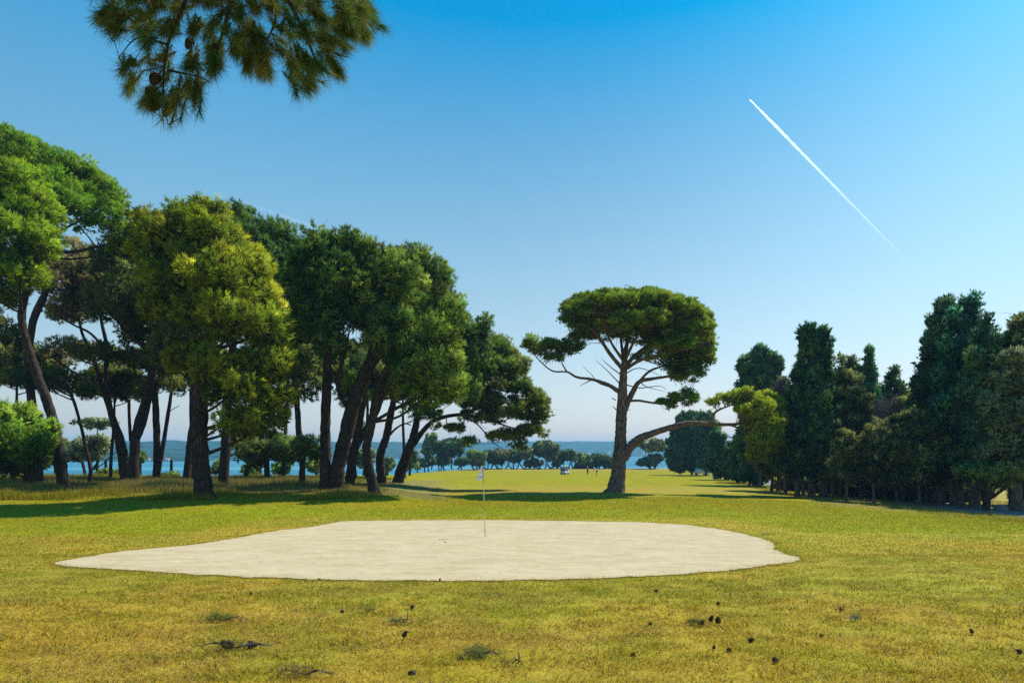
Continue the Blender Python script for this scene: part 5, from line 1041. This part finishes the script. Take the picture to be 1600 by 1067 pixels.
blades('straw_tufts', x, y, .025 + .045 * rng.random(len(x)) ** 1.5, .006 + .0006 * y, 1.3, .5, label='coarser straw tufts sticking out of the foreground turf')
x, y = field(330000, 14.5, 44, pw=1.1); k = ~in_poly(x, y, SANDP) ; row = HY + drop(x, y) / y * F; k &= (rng.random(len(x)) < .9); x, y = x[k], y[k]
blades('fairway_grass', x, y, (.015 + .03 * rng.random(len(x))) , .012 + .0006 * y, 1.4, .16, label='mown yellow green grass of the fairway behind the sand')
# ragged rim round the sand
i_ = rng.integers(0, len(SANDP), 26000); cen = SANDP.mean(0); rd = unit(SANDP[i_] - cen); q = SANDP[i_] + rd * rng.normal(.03, .08, (len(i_), 1)) * (.4 + 1.6 * fbm(SANDP[i_, 0] * 2.2, SANDP[i_, 1] * 2.2, 55, 2)[:, None]) + rng.normal(0, .04, (len(i_), 2))
blades('sand_rim_grass', q[:, 0], q[:, 1], .015 + .035 * rng.random(len(q)), .008 + .0 * q[:, 1], 1.2, .25, label='ragged dry grass growing over the rim of the sand')
x, y = field(60000, 4.3, 17, pw=1.0); cl = fbm(x * .9 + 3, y * .9, 131, 3); k = (rng.random(len(x)) < sm(.42, .68, cl)) & ~in_poly(x, y, SANDP * 1.0); x, y = x[k], y[k]; a = rng.uniform(0, 6.28, len(x)); L_ = rng.uniform(.04, .11, len(x))
p0 = np.stack([x, y, gz(x, y) + .012 + .02 * rng.random(len(x))], 1); dv = np.stack([np.cos(a), np.sin(a), rng.normal(0, .18, len(x))], 1) * L_[:, None]; sd = np.stack([-np.sin(a), np.cos(a), 0 * a], 1) * .0035
lit = mesh_arrays('fallen_needles', np.stack([p0 - sd, p0 + sd, p0 + dv], 1).reshape(-1, 3), 3, M_GRASS, np.array([.30, .17, .06]) * rng.uniform(.5, 1.5, (len(x), 1))); tag(lit, 'thin brown pine needles littering the foreground turf', 'needle litter', None, 'stuff')
x = rng.uniform(-9, 6, 900); y = rng.uniform(11, 26, 900); k = in_poly(x, y, SANDP); x, y = x[k], y[k]; a = rng.uniform(0, 6.28, len(x)); p0 = np.stack([x, y, gz(x, y) + .021], 1); dv = np.stack([np.cos(a), np.sin(a), 0 * a + .05], 1) * rng.uniform(.02, .09, (len(x), 1)); sd = np.stack([-np.sin(a), np.cos(a), 0 * a], 1) * .006
lit = mesh_arrays('sand_litter', np.stack([p0 - sd, p0 + sd, p0 + dv], 1).reshape(-1, 3), 3, M_GRASS, np.array([.20, .13, .06]) * rng.uniform(.5, 1.5, (len(x), 1))); tag(lit, 'stray needles and bits scattered on the pale sand', 'needle litter', None, 'stuff')
# tall rough grass under the grove
d = rng.uniform(34, 84, 420000); px = rng.uniform(-80, 690, len(d)); x = (px - 800) / F * d; row = HY + drop(x, d) / d * F; cl = fbm(x * .35, d * .35, 95, 3)
lim = 786 - 8 * sm(420, 640, px) + 12 * (fbm(x * .2, d * .2 + 5, 97, 3) - .5); tp_ = 1 - .6 * sm(430, 600, px); k = (row < lim) & (rng.random(len(d)) < (.25 + 1.2 * sm(.35, .6, cl)) * (1 - sm(500, 640, px + 60 * (cl - .5)))) & (d < np.interp(x / d, EU, ED) + 3); x, d, cl, tp_ = x[k], d[k], cl[k], tp_[k]
hh = (.10 + .34 * rng.random(len(x)) ** 1.3) * (.35 + 1.1 * sm(.3, .7, cl)) * tp_
blades('rough_grass', x, d, hh, .03 + 0 * d, .7, .2, label='tall uncut dry grass growing under the pine grove')
# weeds and dry fringe along the path
d = rng.uniform(24, 120, 160000); px = rng.uniform(1120, 1660, len(d)); x = (px - 800) / F * d; row = HY + drop(x, d) / d * F
lo = np.interp(px, [p[0] for p in PATH_LO][::-1], [p[1] for p in PATH_LO][::-1]); hi = np.interp(px, [p[0] for p in PATH_HI][::-1], [p[1] for p in PATH_HI][::-1])
k = ((row > lo - .3) & (row < lo + 10)) | ((row < hi + .3) & (row > hi - 10)); x, d = x[k], d[k]
blades('path_fringe_grass', x, d, .05 + .14 * rng.random(len(x)) ** 2, .022 + 0 * d, .9, .25, label='dry grass fringe along both sides of the path')

# ---- aircraft trails
def contrail(name, label, p0, p1, w0, w1, alpha):
    def pt(px, py, alt=9000.0): d = alt * F / (HY - py); return P(px, py, d)
    a = pt(*p0); b = pt(*p1); n = 110; pts = [a.lerp(b, i / n) + Vector((random.uniform(-1, 1), random.uniform(-1, 1), random.uniform(-1, 1))) * 3 for i in range(n + 1)]
    rad = [(w0 * min(1, .35 + i * .06) * (1 - i / n) + w1 * (i / n)) * random.uniform(.88, 1.12) for i in range(n + 1)]
    mb = MB(); mb.tube(pts, rad, 16); m, t, o = nodemat(name + '_ice'); df = N(t, 'ShaderNodeBsdfDiffuse'); df.inputs[0].default_value = (1, 1, 1, 1); tl = N(t, 'ShaderNodeBsdfTranslucent'); tl.inputs[0].default_value = (1, 1, 1, 1); ad = N(t, 'ShaderNodeAddShader')
    tp = N(t, 'ShaderNodeBsdfTransparent'); mx = N(t, 'ShaderNodeMixShader'); g = N(t, 'ShaderNodeNewGeometry'); nz = N(t, 'ShaderNodeTexNoise', Scale=.004, Detail=4.0); lw = N(t, 'ShaderNodeLayerWeight', Blend=.5)
    t.links.new(g.outputs['Position'], nz.inputs['Vector']); mr = N(t, 'ShaderNodeMapRange'); mr.inputs[1].default_value = .3; mr.inputs[2].default_value = .7; mr.inputs[3].default_value = alpha * .6; mr.inputs[4].default_value = alpha
    t.links.new(nz.outputs[0], mr.inputs[0]); iv = N(t, 'ShaderNodeMath', operation='SUBTRACT'); iv.inputs[0].default_value = 1.0; t.links.new(lw.outputs['Facing'], iv.inputs[1]); mu = N(t, 'ShaderNodeMath', operation='MULTIPLY'); t.links.new(iv.outputs[0], mu.inputs[0]); t.links.new(mr.outputs[0], mu.inputs[1])
    # thins out with age along its length
    tc = N(t, 'ShaderNodeSeparateXYZ'); t.links.new(g.outputs['Position'], tc.inputs[0]); m2 = N(t, 'ShaderNodeMapRange'); m2.inputs[1].default_value = a.x; m2.inputs[2].default_value = b.x; m2.inputs[3].default_value = 1.0; m2.inputs[4].default_value = .12
    t.links.new(tc.outputs[0], m2.inputs[0]); m3 = N(t, 'ShaderNodeMath', operation='MULTIPLY'); t.links.new(mu.outputs[0], m3.inputs[0]); t.links.new(m2.outputs[0], m3.inputs[1])
    t.links.new(df.outputs[0], ad.inputs[0]); t.links.new(tl.outputs[0], ad.inputs[1]); t.links.new(m3.outputs[0], mx.inputs[0]); t.links.new(tp.outputs[0], mx.inputs[1]); t.links.new(ad.outputs[0], mx.inputs[2]); t.links.new(mx.outputs[0], o.inputs[0])
    tag(mb.build(name, m, None, True), label, 'contrail')
contrail('contrail', 'bright straight white aircraft trail slanting down the right half of the sky', (1172, 156), (1412, 402), 42, 40, .8)
contrail('contrail', 'very faint old aircraft trail in the sky above the pine grove', (625, 402), (335, 300), 50, 60, .16)

# ---- haze: even air over land and water
def haze():
    x0, x1, y0, y1, z0, z1 = -4700, 4700, -80, 3900, SEA - 9, 75
    V = [(x, y, z) for z in (z0, z1) for y in (y0, y1) for x in (x0, x1)]; Fc = [(0, 2, 3, 1), (4, 5, 7, 6), (0, 1, 5, 4), (2, 6, 7, 3), (0, 4, 6, 2), (1, 3, 7, 5)]
    m, t, o = nodemat('haze_air'); v = N(t, 'ShaderNodeVolumePrincipled'); v.inputs['Color'].default_value = (.34, .70, 1.0, 1); v.inputs['Density'].default_value = .00027; v.inputs['Anisotropy'].default_value = .1
    t.links.new(v.outputs[0], o.inputs['Volume']); tag(mesh_faces('haze', V, Fc, m), None, None, kind='stuff')
haze()
print('triangles', NF[0])
